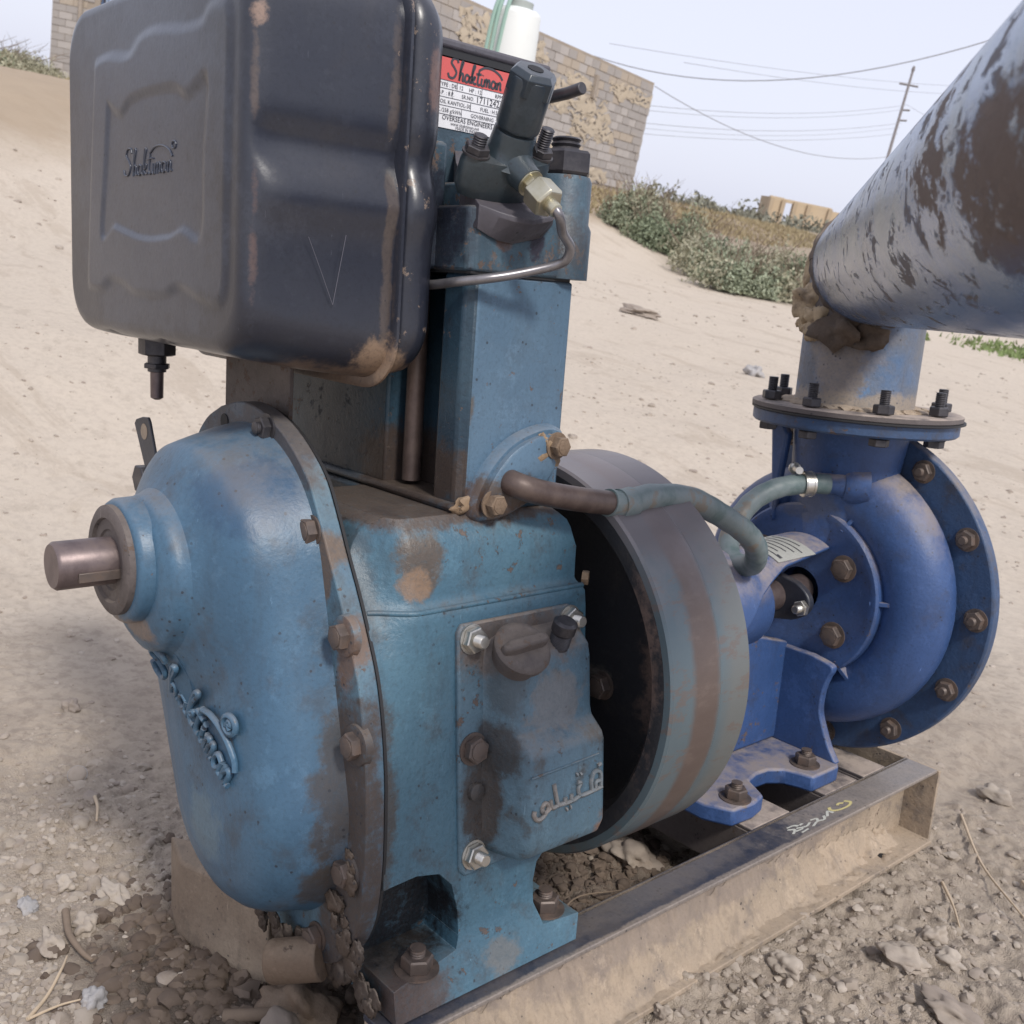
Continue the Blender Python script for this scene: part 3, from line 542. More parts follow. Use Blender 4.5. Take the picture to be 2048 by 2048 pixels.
# side cover with the fuel pump housing, on the sloping crankcase wall
Un = Vector((-.11, 0, 1)).normalized(); Nn = Vector((1, 0, .11)).normalized()
def onc(y, s_, n): p = Vector((.158, 0, 0)) + Un * s_ + Nn * n; return (p.x, y, p.z)
def outl(pts, n): return [onc(y, s_, n) for y, s_ in pts]
cp = [(-.247, .118), (-.240, .128), (-.056, .128), (-.048, .118), (-.048, -.10), (-.075, -.17), (-.10, -.192), (-.238, -.196), (-.247, -.186)]
part('side_cover_gasket', loft([outl([(y + (.006 if y > -.14 else -.007), s_ + (.005 if s_ > 0 else -.006)) for y, s_ in cp], .0), outl([(y + (.006 if y > -.14 else -.007), s_ + (.005 if s_ > 0 else -.006)) for y, s_ in cp], .004)]), M['gasket'], eng)
scv = part('side_cover', loft([outl(cp, .003), outl(cp, .012)]), M['fuelcover'], eng, 30, .003)
prof = [(.112, .0), (.108, .016), (.085, .038), (.07, .041), (.0, .043), (-.012, .046), (-.03, .066), (-.040, .070), (-.150, .070), (-.166, .062), (-.176, .045), (-.182, .0)]
def hl(y): # profile at station y
    t = min(1, max(0, (y + .212) / .030)); o = []
    for s_, n in prof:
        low = s_ < -.005; yy0 = -.198 if not low else -.205 + min(.022, max(0, (s_ + .04) * .0))
        o.append(onc(y, s_ * (.90 + .10 * t) - .002, .008 + n * (t * t * (3 - 2 * t)) ** (.8)))
    return o
part('pump_housing', loft([hl(y) for y in (-.214, -.208, -.203, -.198, -.192, -.186, -.182, -.10, -.060)] + [[onc(-.0525, s_ * .965 - .002, .008 + n * .93) for s_, n in prof]]), M['fuelcover'], scv, 40, .006, 3)
# faint cast line above the lettering and the lettering itself
part('cast_rib', tube([onc(-.186, -.062, .0785), onc(-.12, -.060, .0785), onc(-.068, -.058, .0785)], .0016, 6), M['fuelcover'], scv, 60)
part('cast_lettering', emboss(ARAB, lambda u, v: onc(-.180 + u * .0218, -.108 + v * .0225 + u * .0004, .079), .0032), M['letters'], scv, 60)
place('cover_stud', S_zinc, eng, onc(-.226, .108, .012), Nn, .2); place('cover_stud', S_zinc, eng, onc(-.058, .108, .012), Nn, .5); place('cover_stud', S_zinc, eng, onc(-.225, -.170, .012), Nn, .1, 1.0)
place('cover_bolt', studmesh('side_bolt', M['rustbolt'], .008, .017, .012, 0, .021, True), eng, onc(-.225, -.032, .012), Nn, .3)
part('dowel', lathe([(.012, .0), (.011, .006), (.006, .008)], onc(-.222, -.088, .012), Nn, 20), M['fuelcover'], scv, 40)
ca = Vector((.62, -.12, .77)).normalized(); c0 = Vector((.203, -.180, .104))
u_, w_, _ = frame(ca)
part('filler_cap', MB().add(lathe([(.030, -.030), (.032, -.014), (.0365, -.010), (.0375, -.002), (.034, .003), (.028, .005)], c0, ca, 40)), M['bracket'], eng, 40)
yv = Vector((0, 1, 0)); yv = (yv - ca * yv.dot(ca)).normalized(); xv = yv.cross(ca)
hb = []
for t_, wd_ in ((-.034, .006), (-.022, .010), (.022, .010), (.034, .006)):
    hb.append([c0 + yv * t_ + xv * a * wd_ + ca * h for a, h in ((-1, .002), (1, .002), (.7, .017 if abs(t_) < .03 else .012), (-.7, .017 if abs(t_) < .03 else .012))])
part('cap_grip', loft(hb), M['bracket'], eng, 40, .003, 3)
br = Vector((.30, -.02, .95)).normalized()
part('breather_knob', MB().add(lathe([(.0135, 0)] + [(.0140 if i % 2 else .0128, .003 + i * .0011) for i in range(18)] + [(.016, .025), (.016, .038), (.012, .041)], (.186, -.103, .086), br, 24)), M['darkbolt'], eng, 30)
part('grease_nut', lathe([(.010, 0), (.010, .009)], (.135, -.016, .155), (1, .8, 0), 6), M['mud'], eng, 30)
# flywheel
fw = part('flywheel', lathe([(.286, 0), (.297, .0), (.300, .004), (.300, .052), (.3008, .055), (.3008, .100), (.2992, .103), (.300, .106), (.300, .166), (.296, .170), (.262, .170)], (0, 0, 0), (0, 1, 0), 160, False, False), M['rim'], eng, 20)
part('flywheel_web', lathe([(.2865, .0), (.2855, .0), (.280, -.0005), (.264, .002), (.256, .012), (.253, .045), (.245, .060), (.225, .066), (.13, .060), (.085, .045), (.080, .0), (.0, -.002)], (0, 0, 0), (0, 1, 0), 128, False, False), M['rimface'], eng, 35)
part('flywheel_back', lathe([(.262, .170), (.255, .12), (.10, .12), (.09, .19), (.045, .19)], (0, 0, 0), (0, 1, 0), 96, False, False), M['rimface'], eng, 35)
part('drive_shaft', lathe([(.045, -.02), (.045, .30)], (0, 0, 0), (0, 1, 0), 32), M['shaft'], eng, 40)
place('web_bolt', S_rust, eng, (.125, .058, -.02), (0, -1, 0), 0, 1.2)
# hand lever on the far side
lv = part('stop_lever', prism([(-.398, .303), (-.392, .310), (-.370, .316), (-.350, .318), (-.344, .312), (-.310, .240), (-.340, .225), (-.352, .232)], -.424, -.420, 'y'), M['black'], eng, 30, .001)
part('lever_hole', lathe([(.0115, .4245), (.0115, .4185)], (-.362, 0, .296), (0, -1, 0), 20), M['framedirt'], lv)
part('lever_pivot', MB().add(lathe([(.022, .0), (.022, .06)], (-.372, -.43, .225), (0, 1, 0), 6)), M['darkbolt'], eng, 30, .002)
part('lever_rod', tube([(-.372, -.402, .225), (-.33, -.372, .222), (-.24, -.372, .215)], .008, 12), M['darkbolt'], eng, 60)
# ------------------------------------------------------------ fuel tank (part of the engine): two pressed shells with a seam
TX0, TX1, TZ0, TZ1 = -.515, .045, .437, .862
def rrect(x0, x1, z0, z1, r, n=160):
    P = []; r = min(r, (x1 - x0) / 2.01, (z1 - z0) / 2.01); per = [(x1 - r, z1 - r, 0), (x0 + r, z1 - r, 90), (x0 + r, z0 + r, 180), (x1 - r, z0 + r, 270)]
    L1, L2, La = (x1 - x0 - 2 * r), (z1 - z0 - 2 * r), r * PI / 2; pts = []
    cor = [(x1 - r, z0 + r, -90), (x1 - r, z1 - r, 0), (x0 + r, z1 - r, 90), (x0 + r, z0 + r, 180)]
    seq = []
    for i, (cx, cz, a) in enumerate(cor):
        for k in range(12): seq.append((cx + r * math.cos(R(a + 90 * k / 12)), cz + r * math.sin(R(a + 90 * k / 12))))
        a2 = R(a + 90); p = (cx + r * math.cos(a2), cz + r * math.sin(a2)); nx = cor[(i + 1) % 4]; q = (nx[0] + r * math.cos(R(nx[2])), nx[1] + r * math.sin(R(nx[2])))
        for k in range(28): seq.append((p[0] + (q[0] - p[0]) * k / 28, p[1] + (q[1] - p[1]) * k / 28))
    return seq
TO = [(-.393, .784), (-.345, .788), (-.279, .781), (-.245, .797), (-.197, .801), (-.111, .792), (-.071, .794), (-.053, .806), (-.012, .806), (-.002, .776), (-.004, .678), (-.005, .585), (-.010, .499), (-.066, .494), (-.126, .507), (-.168, .494), (-.258, .493), (-.3, .504), (-.343, .507), (-.371, .494), (-.415, .494), (-.425, .51), (-.41, .65)]
TI = [(-.345, .728), (-.304, .714), (-.262, .730), (-.15, .732), (-.106, .721), (-.060, .735), (-.054, .71), (-.062, .654), (-.066, .565), (-.115, .572), (-.157, .563), (-.234, .561), (-.306, .572), (-.33, .575), (-.362, .560), (-.370, .575), (-.355, .657)]
def sdf(poly, px, pz):
    P = np.array([(q.x, q.y) for q in smooth_path([(a, b, 0) for a, b in poly + [poly[0]]], 4)]); A = P; Bq = np.roll(P, -1, 0)
    d = np.full(px.shape, 1e9); ins = np.zeros(px.shape, bool)
    for (ax, az), (bx, bz) in zip(A, Bq):
        ex, ez = bx - ax, bz - az; L2 = ex * ex + ez * ez + 1e-12; t = np.clip(((px - ax) * ex + (pz - az) * ez) / L2, 0, 1)
        d = np.minimum(d, np.hypot(px - ax - t * ex, pz - az - t * ez))
        cnd = ((az > pz) != (bz > pz)) & (px < ex * (pz - az) / (ez + 1e-12) + ax); ins ^= cnd
    return np.where(ins, d, -d)
def tk(x0, x1, z0, z1, r, y): return [(x, y, z) for x, z in rrect(x0, x1, z0, z1, r)]
def side_band(p):   # stepped swage line round the sides
    x, y, z = p; b = -.009 * math.exp(-((z - .668) / .020) ** 2) + .008 * math.exp(-((z - .612) / .026) ** 2)
    s_ = 1 if x > -.235 else -1; w = max(0, min(1, (abs(x + .235) - .20) / .05)); yw = max(0, min(1, (y + .470) / .02))
    z = z + (.013 * math.exp(-((x + .385) / .016) ** 2) + .011 * math.exp(-((x + .20) / .016) ** 2)) * yw * (1 if z < .5 else 0)
    return (x + s_ * b * w * yw, y, z)
rings = []
N_ = 160
prof = [(.000, .0, -.286), (-.002, .004, -.330), (-.005, .010, -.38), (-.008, .017, -.425), (-.010, .022, -.448), (-.012, .025, -.458), (-.0145, .028, -.4645), (-.018, .032, -.470), (-.023, .037, -.4738), (-.030, .045, -.4755)]
for ins, up, y in prof:
    rings.append([side_band(p) for p in tk(TX0 - ins * .6, TX1 + ins, TZ0 - .026 + up * .9, TZ1 + .01 + ins * .8, .060, y)])
last = rings[-1]; cx, cz = -.235, .645
fr = []
for k in np.linspace(.985, .0, 90):
    fr.append([(cx + (p[0] - cx) * k, -.4755, cz + (p[2] - cz) * k) for p in last])
PX = np.array([[p[0] for p in r] for r in fr]); PZ = np.array([[p[2] for p in r] for r in fr])
def st(d, w): t = np.clip(d / w * .5 + .5, 0, 1); return t * t * (3 - 2 * t)
H = .0042 * st(sdf(TO, PX, PZ), .007) - .0030 * st(sdf(TI, PX, PZ), .006)
edge = np.clip(1 - np.linspace(.985, 0, 90), 0, .1)[:, None] * 10
for i, r in enumerate(fr): fr[i] = [(p[0], p[1] - H[i][j], p[2]) for j, p in enumerate(r)]
tank = part('fuel_tank', loft(rings + fr, True, False), M['tank'], eng, 60)
back = [[side_band((x, -.284, z)) for x, _, z in tk(TX0, TX1, TZ0 - .024, TZ1 + .01, .06, 0)]]
for ins, y in ((.0, -.272), (.004, -.248), (.010, -.237), (.024, -.231), (.06, -.229)):
    back.append([side_band(p) for p in tk(TX0 + ins, TX1 - ins + .012, TZ0 - .022 + ins, TZ1 + .01 - ins, .06, y)])
part('tank_rear_shell', loft(back), M['tank'], tank, 60)
part('tank_seam', loft([tk(TX0 - .006, TX1 + .008, TZ0 - .034, TZ1 + .018, .064, -.290), tk(TX0 - .010, TX1 + .012, TZ0 - .038, TZ1 + .022, .068, -.2885), tk(TX0 - .010, TX1 + .012, TZ0 - .038, TZ1 + .022, .068, -.2850), tk(TX0 - .006, TX1 + .008, TZ0 - .034, TZ1 + .018, .064, -.2835)]), M['tank'], tank, 40)
part('pressed_lettering', emboss(script_word(), lambda u, v: (-.294 + u * .0275, -.4770, .636 + v * .021 + u * .0003), .0013), M['tank'], tank, 60)
part('scratch_mark', MB().add(tube([(.0475, -.406, .571), (.0462, -.388, .535), (.0455, -.371, .499)], .00035, 5)).add(tube([(.0475, -.358, .577), (.0462, -.364, .54), (.0455, -.371, .499)], .0004, 5)), M['scratch'], tank, 0)
ck = part('drain_cock', MB().add(loft([[(-.375 + x, -.40 + y, z) for x, y, z in hexring(r, z)] for r, z in ((.026, .432), (.026, .405), (.020, .403))])).add(lathe([(.013, .38), (.013, .405)], (-.375, -.40, 0), (0, 0, 1), 20)).add(lathe([(.019, .385), (.019, .392)], (-.375, -.40, 0), (0, 0, 1), 6)), M['darkbolt'], tank, 30, .001)
part('cock_spigot', lathe([(.004, .340), (.009, .343), (.0095, .385)], (-.375, -.40, 0), (0, 0, 1), 20), M['shaft'], tank, 50)

# ============================================================ BASE FRAME
fr_ = thing('steel_base_frame', (0, .27, -.50), 'dark channel iron base frame full of dry dirt, carrying the engine and the pump', 'base frame')
def channel(name, xin, xout, y0, y1, flip=1):
    zt, zb, t = -.336, -.492, .009
    w = part(name, box(min(xin, xin + t * flip), max(xin, xin + t * flip), y0, y1, zb, zt), M['framedirt'] if flip > 0 else M['frame'], fr_, 30, .002)
    part('top_flange', MB().add(loft([[(xin - .001 * flip, y, zt - .009), (xout, y, zt - .007), (xout, y, zt + .0), (xin - .001 * flip, y, zt + .0)] for y in np.linspace(y0 - .001, y1 + .001, 20)])), M['frame'], w, 40, .0015)
    part('bottom_flange', MB().add(loft([[(xin - .001 * flip, y, zb - .001), (xout + .012 * flip, y, zb - .001), (xout + .012 * flip, y, zb + .008), (xin - .001 * flip, y, zb + .010)] for y in np.linspace(y0, y1, 20)])), M['framedirt'], w, 40, .0015)
    return w
ch = channel('channel_beam', .178, .246, -.372, .935)
channel('channel_beam', -.178, -.246, -.27, .935, -1)
part('end_plate', box(-.240, .250, .9352, .9432, -.488, -.3375), M['framedirt'], fr_, 30, .001)
# earth lying along the inside of the near channel
from mathutils import noise as mnoise
dv_, df_ = [], []
ny, nx_ = 420, 26
for i in range(ny):
    y = -.365 + 1.28 * i / (ny - 1)
    for j in range(nx_):
        s_ = j / (nx_ - 1); x = .188 + .062 * s_; hgt = max(0, (1 - s_ * (1.05 + .5 * max(0, min(1, (y - .1) / .5))))) ** 1.2 * (.092 - .050 * max(0, (y - .25) / .6)) * (1 if y < .78 else max(0, (.90 - y) / .12))
        nz_ = mnoise.noise(Vector((x * 18, y * 18, 1))) * .020 + mnoise.noise(Vector((x * 55, y * 55, 3))) * .014 + mnoise.noise(Vector((x * 140, y * 140, 3))) * .006
        dv_.append((x, y, -.4835 + max(-.002, hgt + nz_ * (1 - s_ * .7) * (1 if y < .86 else 0))))
for i in range(ny - 1):
    for j in range(nx_ - 1): df_.append((i * nx_ + j, i * nx_ + j + 1, (i + 1) * nx_ + j + 1, (i + 1) * nx_ + j))
part('caked_earth', (dv_, df_), M['framedirt'], ch, 60)
for y0, y1 in ((.412, .526), (.640, .752), (.775, .856)):
    cb = part('cross_bar', MB().add(box(-.177, .177, y0, y1, -.343, -.3355)).add(box(-.177, .177, y0, y0 + .008, -.43, -.343)).add(box(-.177, .177, y1 - .008, y1, -.43, -.343)), M['crossbar'], fr_, 30, .002)
part('cross_bar', box(-.177, .177, -.345, -.27, -.345, -.337), M['frame'], fr_, 30, .002)
part('bolt_hole', lathe([(.010, -.4832), (.010, -.4826)], (.232, .79, 0), (0, 0, 1), 18), M['hole'], fr_)
hw = [[(0, 0), (.4, .5), (.1, 1.0)], [(.3, .2), (.9, .1)], [(.6, .6), (1.2, .2), (1.7, .5)], [(1.0, .8), (1.3, .9)], [(1.5, -.3), (2.1, .1), (2.6, -.1), (2.9, .5)], [(1.9, .8), (2.3, .6), (2.2, .2)], [(3.0, .1), (3.5, .9), (3.6, .2)], [(.5, -.4), (1.1, -.3)], [(.2, 1.3), (.7, 1.2), (.9, .8)]]
part('painted_writing', ribbon(hw, lambda u, v: (.240 - v * .014 - .012, .46 + u * .036, -.3352), .22), M['paintmark'], ch, 0)
part('painted_writing', ribbon([[(0, .9), (-.2, .3), (.3, -.2), (1.2, -.3), (1.8, .1), (1.6, .8)], [(.7, .6), (1.0, .8), (1.3, .5)]], lambda u, v: (.222 - v * .014, .60 + u * .030, -.3352), .28), M['yellowmark'], ch, 0)

# ============================================================ PUMP
pm = thing('centrifugal_pump', (0, .6, -.305), 'deep blue centrifugal water pump on cast feet at the far end of the frame', 'pump')
# feet plate with the curved notch
foot = [(.155, .385), (.158, .44), (.150, .478), (.125, .492), (.100, .505), (.090, .54), (.092, .575), (.108, .600), (.135, .612), (.160, .62), (.160, .705), (.12, .76), (.10, .78), (-.10, .78), (-.12, .76), (-.160, .705), (-.160, .62), (-.11, .60), (-.09, .55), (-.1, .505), (-.155, .475), (-.155, .385), (-.11, .36), (.11, .36)]
ft = part('pump_foot', prism(foot, -.334, -.302, 'z'), M['pump'], pm, 30, .005)
for x, y in ((.128, .425), (.118, .655), (-.128, .425), (-.118, .655)): place('foot_bolt', S_foot, pm, (x, y, -.302), (0, 0, 1), x * 3, 1.0)
# pedestal web along the shaft and transverse plate with hollow sides
part('pedestal_web', prism([(.40, -.30), (.712, -.30), (.712, -.10), (.62, -.075), (.46, -.072), (.40, -.10)], -.012, .012, 'x'), M['pump'], pm, 30, .004)
pl = [(-.15, -.302), (.152, -.303), (.132, -.276), (.114, -.240), (.104, -.212), (.104, -.176), (.111, -.145), (.118, -.128), (.112, -.116), (.07, -.108)]
pls = [(q.x, q.y) for q in smooth_path([(a, b, 0) for a, b in pl[1:10]], 5)]; pls = pls + [(-a, b) for a, b in pls[::-1]]
part('pedestal_plate', prism(pls, .706, .724, 'y'), M['pump'], pm, 30, .004)
# adapter ring, bearing housing and arched guard
part('adapter_ring', MB().add(lathe([(.045, .742), (.150, .742), (.157, .738), (.168, .738), (.172, .742), (.172, .775), (.185, .778), (.190, .80)], (0, 0, 0), (0, 1, 0), 96, False, False)), M['pump'], pm, 35)
part('bearing_housing', lathe([(.05, .235), (.070, .24), (.076, .25), (.078, .40), (.078, .545), (.074, .556), (.066, .560), (.03, .561)], (0, 0, 0), (0, 1, 0), 64), M['pump'], pm, 35)
gv, gf = [], []; NY, NA = 30, 40
def gpt(y, t, r_add=0):
    f = (y - .33) / .412; f = max(0, min(1, f)); th = R(interp([(.33, -25), (.42, -12), (.44, 0), (.48, 25), (.52, 37), (.58, 50), (.745, 60)], y)); r = .100 + .014 * f + r_add
    a = th + (PI - 2 * th) * t; return (r * math.cos(a), y, r * math.sin(a) + .0)
for layer in (0, -.009):
    for i in range(NY):
        y = .33 + .412 * i / (NY - 1)
        for j in range(NA): gv.append(gpt(y, j / (NA - 1), layer))
o2 = NY * NA
for i in range(NY - 1):
    for j in range(NA - 1):
        a = i * NA + j; gf.append((a, a + 1, a + NA + 1, a + NA)); gf.append((o2 + a, o2 + a + NA, o2 + a + NA + 1, o2 + a + 1))
    for j in (0, NA - 1): a = i * NA + j; gf.append((a, a + NA, o2 + a + NA, o2 + a))
for j in range(NA - 1):
    for i in (0, NY - 1): a = i * NA + j; gf.append((a, a + 1, o2 + a + 1, o2 + a))
part('coupling_guard', (gv, gf), M['pump'], pm, 40, .003)
part('housing_end', lathe([(.04, .32), (.092, .322), (.100, .334), (.100, .345)], (0, 0, 0), (0, 1, 0), 64), M['pump'], pm, 40)
part('shaft_sleeve', lathe([(.030, .55), (.030, .75)], (0, 0, 0), (0, 1, 0), 32), M['shaft'], pm, 40)
part('gland', prism([(.082 * math.cos(t) if abs(math.cos(t)) > .5 else .06 * math.cos(t), .045 * math.sin(t)) for t in np.linspace(0, 2 * PI, 32, False)], .655, .672, 'y'), M['black'], pm, 35, .003)
for s_ in (1, -1): place('gland_stud', studmesh('gland_nut', M['zinc'], .008, .0155, .012, .014, 0), pm, (.070 * s_, .655, -.006), (0, -1, 0), .4)
def onguard(u, v, h): t = R(101 - 46 * u); y = .545 + .115 * v + .02 * u; rr_ = .100 + .014 * (y - .33) / .412 + h; return (rr_ * math.cos(t), y, rr_ * math.sin(t))
npv = [onguard(i / 8, j / 4, h) for h in (.0012, .0028) for j in range(5) for i in range(9)]; npf = []
for L0 in (0, 45):
    for j in range(4):
        for i in range(8): a = L0 + j * 9 + i; npf.append((a, a + 1, a + 10, a + 9))
rimv = [i for i in range(9)] + [8 + 9 * j for j in range(1, 5)] + [44 - i for i in range(1, 9)] + [36 - 9 * j for j in range(1, 4)]
for a, b_ in zip(rimv, rimv[1:] + rimv[:1]): npf.append((a, b_, b_ + 45, a + 45))
np_ = part('pump_nameplate', (npv, npf), M['plate'], pm, 30)
part('nameplate_print', MB().add(ribbon([[(.08 + .02 * k / 5, .12 + .15 * k), (.9 - .25 * ((k * 3) % 4) / 4, .12 + .15 * k)] for k in range(6)] + [[(.80, .12), (.92, .12)], [(.80, .16), (.92, .16)]], lambda u, v: onguard(u, v, .0033), .03)), M['ink'], np_, 0)
for t in (35, -38, 145, 218): place('face_bolt', studmesh('face_bolt', M['rustbolt'], .009, .021, .014, 0, .026, True), pm, (.112 * math.cos(R(t)), .742, .112 * math.sin(R(t))), (0, -1, 0), .2)
for t in (60, 5, -50, 120): a = R(t); part('casting_rib', MB().add(loft([[(r * math.cos(a) + w * math.sin(a), y, r * math.sin(a) - w * math.cos(a)) for w in (-.004, .004)] + [(r * math.cos(a) + w * math.sin(a), y + .02, r * math.sin(a) - w * math.cos(a)) for w in (.004, -.004)] for r, y in ((.155, .737), (.20, .752))])), M['pump'], pm, 30, .001)
# volute: growing tube round the axis, rising into the discharge neck
def vol_ring(a, rc, rt, depth):  # section in the radial / y plane
    o = []
    for k in range(28):
        t = 2 * PI * k / 28; rr = rc + rt * math.cos(t); yy = .812 - depth * math.sin(t) * (1 if math.sin(t) > 0 else .5)
        o.append((rr * math.cos(a), yy, rr * math.sin(a)))
    return o
vr = []
for i in range(64):
    f = i / 63; a = R(84) - f * R(350); rt = .050 + .026 * (1 - f); vr.append(vol_ring(a, .287 - .045 * f ** 2 - rt * 1.02, rt, .05 + .022 * (1 - f)))
casing = part('volute_casing', MB().add(loft(vr)).add(lathe([(.05, .79), (.19, .79), (.215, .80), (.245, .835), (.245, .85)], (0, 0, 0), (0, 1, 0), 64, False, False)), M['pump'], pm, 60)
nk = []
for f in np.linspace(0, 1, 14):
    z = .10 + .235 * f; rx = .10 + .012 * f; ry = .068 + .036 * f ** 2; cx_ = .02 + .012 * f; nk.append([(cx_ + rx * math.cos(t), .808 - .006 * f + ry * math.sin(t), z + .0) for t in np.linspace(0, 2 * PI, 48, False)])
part('discharge_neck', loft(nk), M['pump'], casing, 60)
part('casing_rib', prism([(-.075, .12), (-.105, .335), (-.090, .345), (-.060, .30)], .73, .75, 'y'), M['pump'], casing, 40, .006)
RT = [(-180, .25), (-150, .262), (-125, .305), (-105, .335), (-90, .338), (100, .338), (112, .326), (120, .314), (127, .262), (140, .240), (180, .25)]
cf = part('casing_flange', prism([(interp(RT, t) * math.cos(R(t)), interp(RT, t) * math.sin(R(t))) for t in np.linspace(-180, 180, 150, False)], .843, .872, 'y'), M['pumpflange'], pm, 30, .004)
part('suction_cover', lathe([(.225, .872), (.22, .888), (.15, .90), (.14, .98), (.19, .985), (.19, 1.01), (.05, 1.01)], (0, 0, 0), (0, 1, 0), 96, False, False), M['pumpflange'], pm, 30)
for k in range(13):
    a = R(57 - 27.7 * k)
    if k in (7, 8, 9, 10): continue
    place('casing_stud', S_vol, pm, (.309 * math.cos(a), .843, .309 * math.sin(a)), (0, -1, 0), k * .7)
fc = (.033, .804)
part('discharge_flange', lathe([(.186, .326), (.190, .330), (.190, .349), (.187, .351)], (fc[0], fc[1], 0), (0, 0, 1), 96), M['pumpflange'], pm, 30)
nz = part('hose_nozzle', MB().add(lathe([(.026, 0), (.022, .02), (.019, .03), (.019, .07)], (.075, .748, .222), (-.72, -.70, .0), 28)).add(lathe([(.040, -.03), (.034, .0), (.026, .012)], (.075, .748, .222), (-.72, -.70, .0), 32)), M['pump'], pm, 40)

# ============================================================ hose
hs = thing('rubber_hose', (.11, .43, .13), 'weathered green rubber hose looping from the engine inlet pipe over the flywheel to the pump', 'hose')
hpth = smooth_path([(.155, -.0, .262), (.155, .028, .2575), (.151, .091, .262), (.14, .19, .250), (.13, .278, .219), (.124, .356, .184), (.117, .405, .153), (.106, .430, .128), (.085, .452, .106), (.045, .476, .092), (.005, .50, .094), (-.02, .524, .118), (-.025, .549, .151), (-.018, .580, .186), (0.0, .620, .210), (.022, .672, .220), (.050, .715, .222)], 8)
part('hose_wall', tube(hpth, [.0190 + .0004 * math.sin(i * 1.3) for i in range(len(hpth))], 24), M['hose'], hs, 70)
dcl = (hpth[-1] - hpth[-10]).normalized()
part('hose_cuff', tube(hpth[6:12], .0215, 24), M['hose'], hs, 60)
cl = part('hose_clamp', MB().add(lathe([(.0235, 0), (.0235, .020)], hpth[-9], dcl, 32)).add(lathe([(.0245, .002), (.0245, .0045)], hpth[-9], dcl, 32)).add(lathe([(.0245, .0155), (.0245, .018)], hpth[-9], dcl, 32)), M['zinc'], hs, 30)
part('clamp_screw', MB().add(lathe([(.007, -.022), (.007, .016), (.011, .018), (.011, .026)], hpth[-9] + Vector((-.012, -.004, .026)), (-.7, .7, -.05), 16)), M['zinc'], hs, 30)

# ============================================================ discharge pipe
J = Vector((.03, .80, .63)); Dp = Vector((.586, -.81, .0)).normalized(); Zp = Vector((0, 0, 1)); Sp = Dp.cross(Zp); rp = .110
dp = thing('discharge_pipe', (.03, .8, .352), 'large blue discharge pipe with flaking paint and rust patches, welded on top of the pump', 'pipe')
def pring(c_, u, v, r=rp, n=72): return [c_ + u * r * math.cos(2 * PI * k / n) + v * r * math.sin(2 * PI * k / n) for k in range(n)]
mit = [J + Sp * rp * math.cos(2 * PI * k / 72) + (Zp - Dp) * rp * math.sin(2 * PI * k / 72) for k in range(72)]
far = [[p + Dp * (t - (p - J).dot(Dp)) for p in mit] for t in (.2, .5, 1.0, 1.7, 2.6)]
far2 = [[J + Dp * 2.6 + (p - (J + Dp * 2.6)) * .93 for p in far[-1]], [J + Dp * .3 + (q - (J + Dp * 2.6)) * .93 for q in far[-1]]]
part('main_pipe', loft([mit] + far + far2, False, False), M['pipe'], dp, 50)
low = [Vector((p.x, p.y, .375)) for p in mit]
low2 = [Vector((.03 + (p.x - .03) * 1.06, .8 + (p.y - .8) * 1.06, .366)) for p in mit]
part('riser_stub', loft([low2, low, mit], True, False), M['stub'], dp, 50)
part('pipe_flange', lathe([(.192, .3545), (.194, .356), (.194, .364), (.190, .366), (.10, .366)], (fc[0], fc[1], 0), (0, 0, 1), 90, True, True), M['crossbar'], dp, 30)
part('flange_gasket', lathe([(.196, .3512), (.196, .3545)], (fc[0] + .003, fc[1], 0), (0, 0, 1), 90), M['gasket'], dp, 30)
wl = tube([p + Sp * 0 for p in mit + mit[:2]], [.006 + .003 * math.sin(k * 1.9) + .002 * math.sin(k * 4.3) for k in range(74)], 10)
part('weld_bead', wl, M['darkmud'], dp, 60)
wr = MB()
for k in range(26):
    a = R(150 + k * 9.5); z = .50 + .05 * math.sin(k * 1.7) ; P0 = Vector((.03 + .108 * math.cos(a + .9), .80 + .108 * math.sin(a + .9), z)); wr.add(ico(P0, .022 + .008 * math.sin(k * 2.3), 2, (1, 1, 1.5), .4, 40 + k))
sealant = part('sealing_cloth', MB().add(ico((-.038, .716, .560), .032, 4, (1.0, .7, 1.15), .30, 61)).add(ico((-.008, .700, .515), .028, 4, (1.1, .6, 1.0), .34, 62)).add(ico((-.066, .752, .605), .018, 3, (.7, .7, 1.6), .4, 63)).add(ico((-.052, .735, .52), .020, 3, (1, .8, 1.3), .4, 65)), M['cloth'], dp, 180)
part('weld_scale', MB().add(ico((.05, .688, .505), .035, 3, (1.3, .5, .8), .4, 71)).add(ico((.10, .70, .50), .03, 3, (1.2, .5, .7), .4, 72)), M['darkmud'], dp, 70)
du_ = MB()
for k in range(40):
    a = R(k * 9); r_ = .116 + .006 * math.sin(k * 2.1); du_.add(ico((.03 + r_ * math.cos(a), .8 + r_ * math.sin(a), .367), .014, 2, (1.3, 1.3, .45), .3, 100 + k))
part('dust_ridge', du_, M['framedirt'], dp, 60)
for k in range(8):
    a = R(-100 + 45 * k + 12); p = (fc[0] + .162 * math.cos(a), fc[1] + .162 * math.sin(a), .366)
    place('flange_stud', S_flange, dp, p, (0, 0, 1), k * .5)
    o = place('flange_nut', studmesh('under_nut', M['darkbolt'], .009, .018, .014, 0, 0), pm, (p[0], p[1], .326), (0, 0, -1), k * .3)
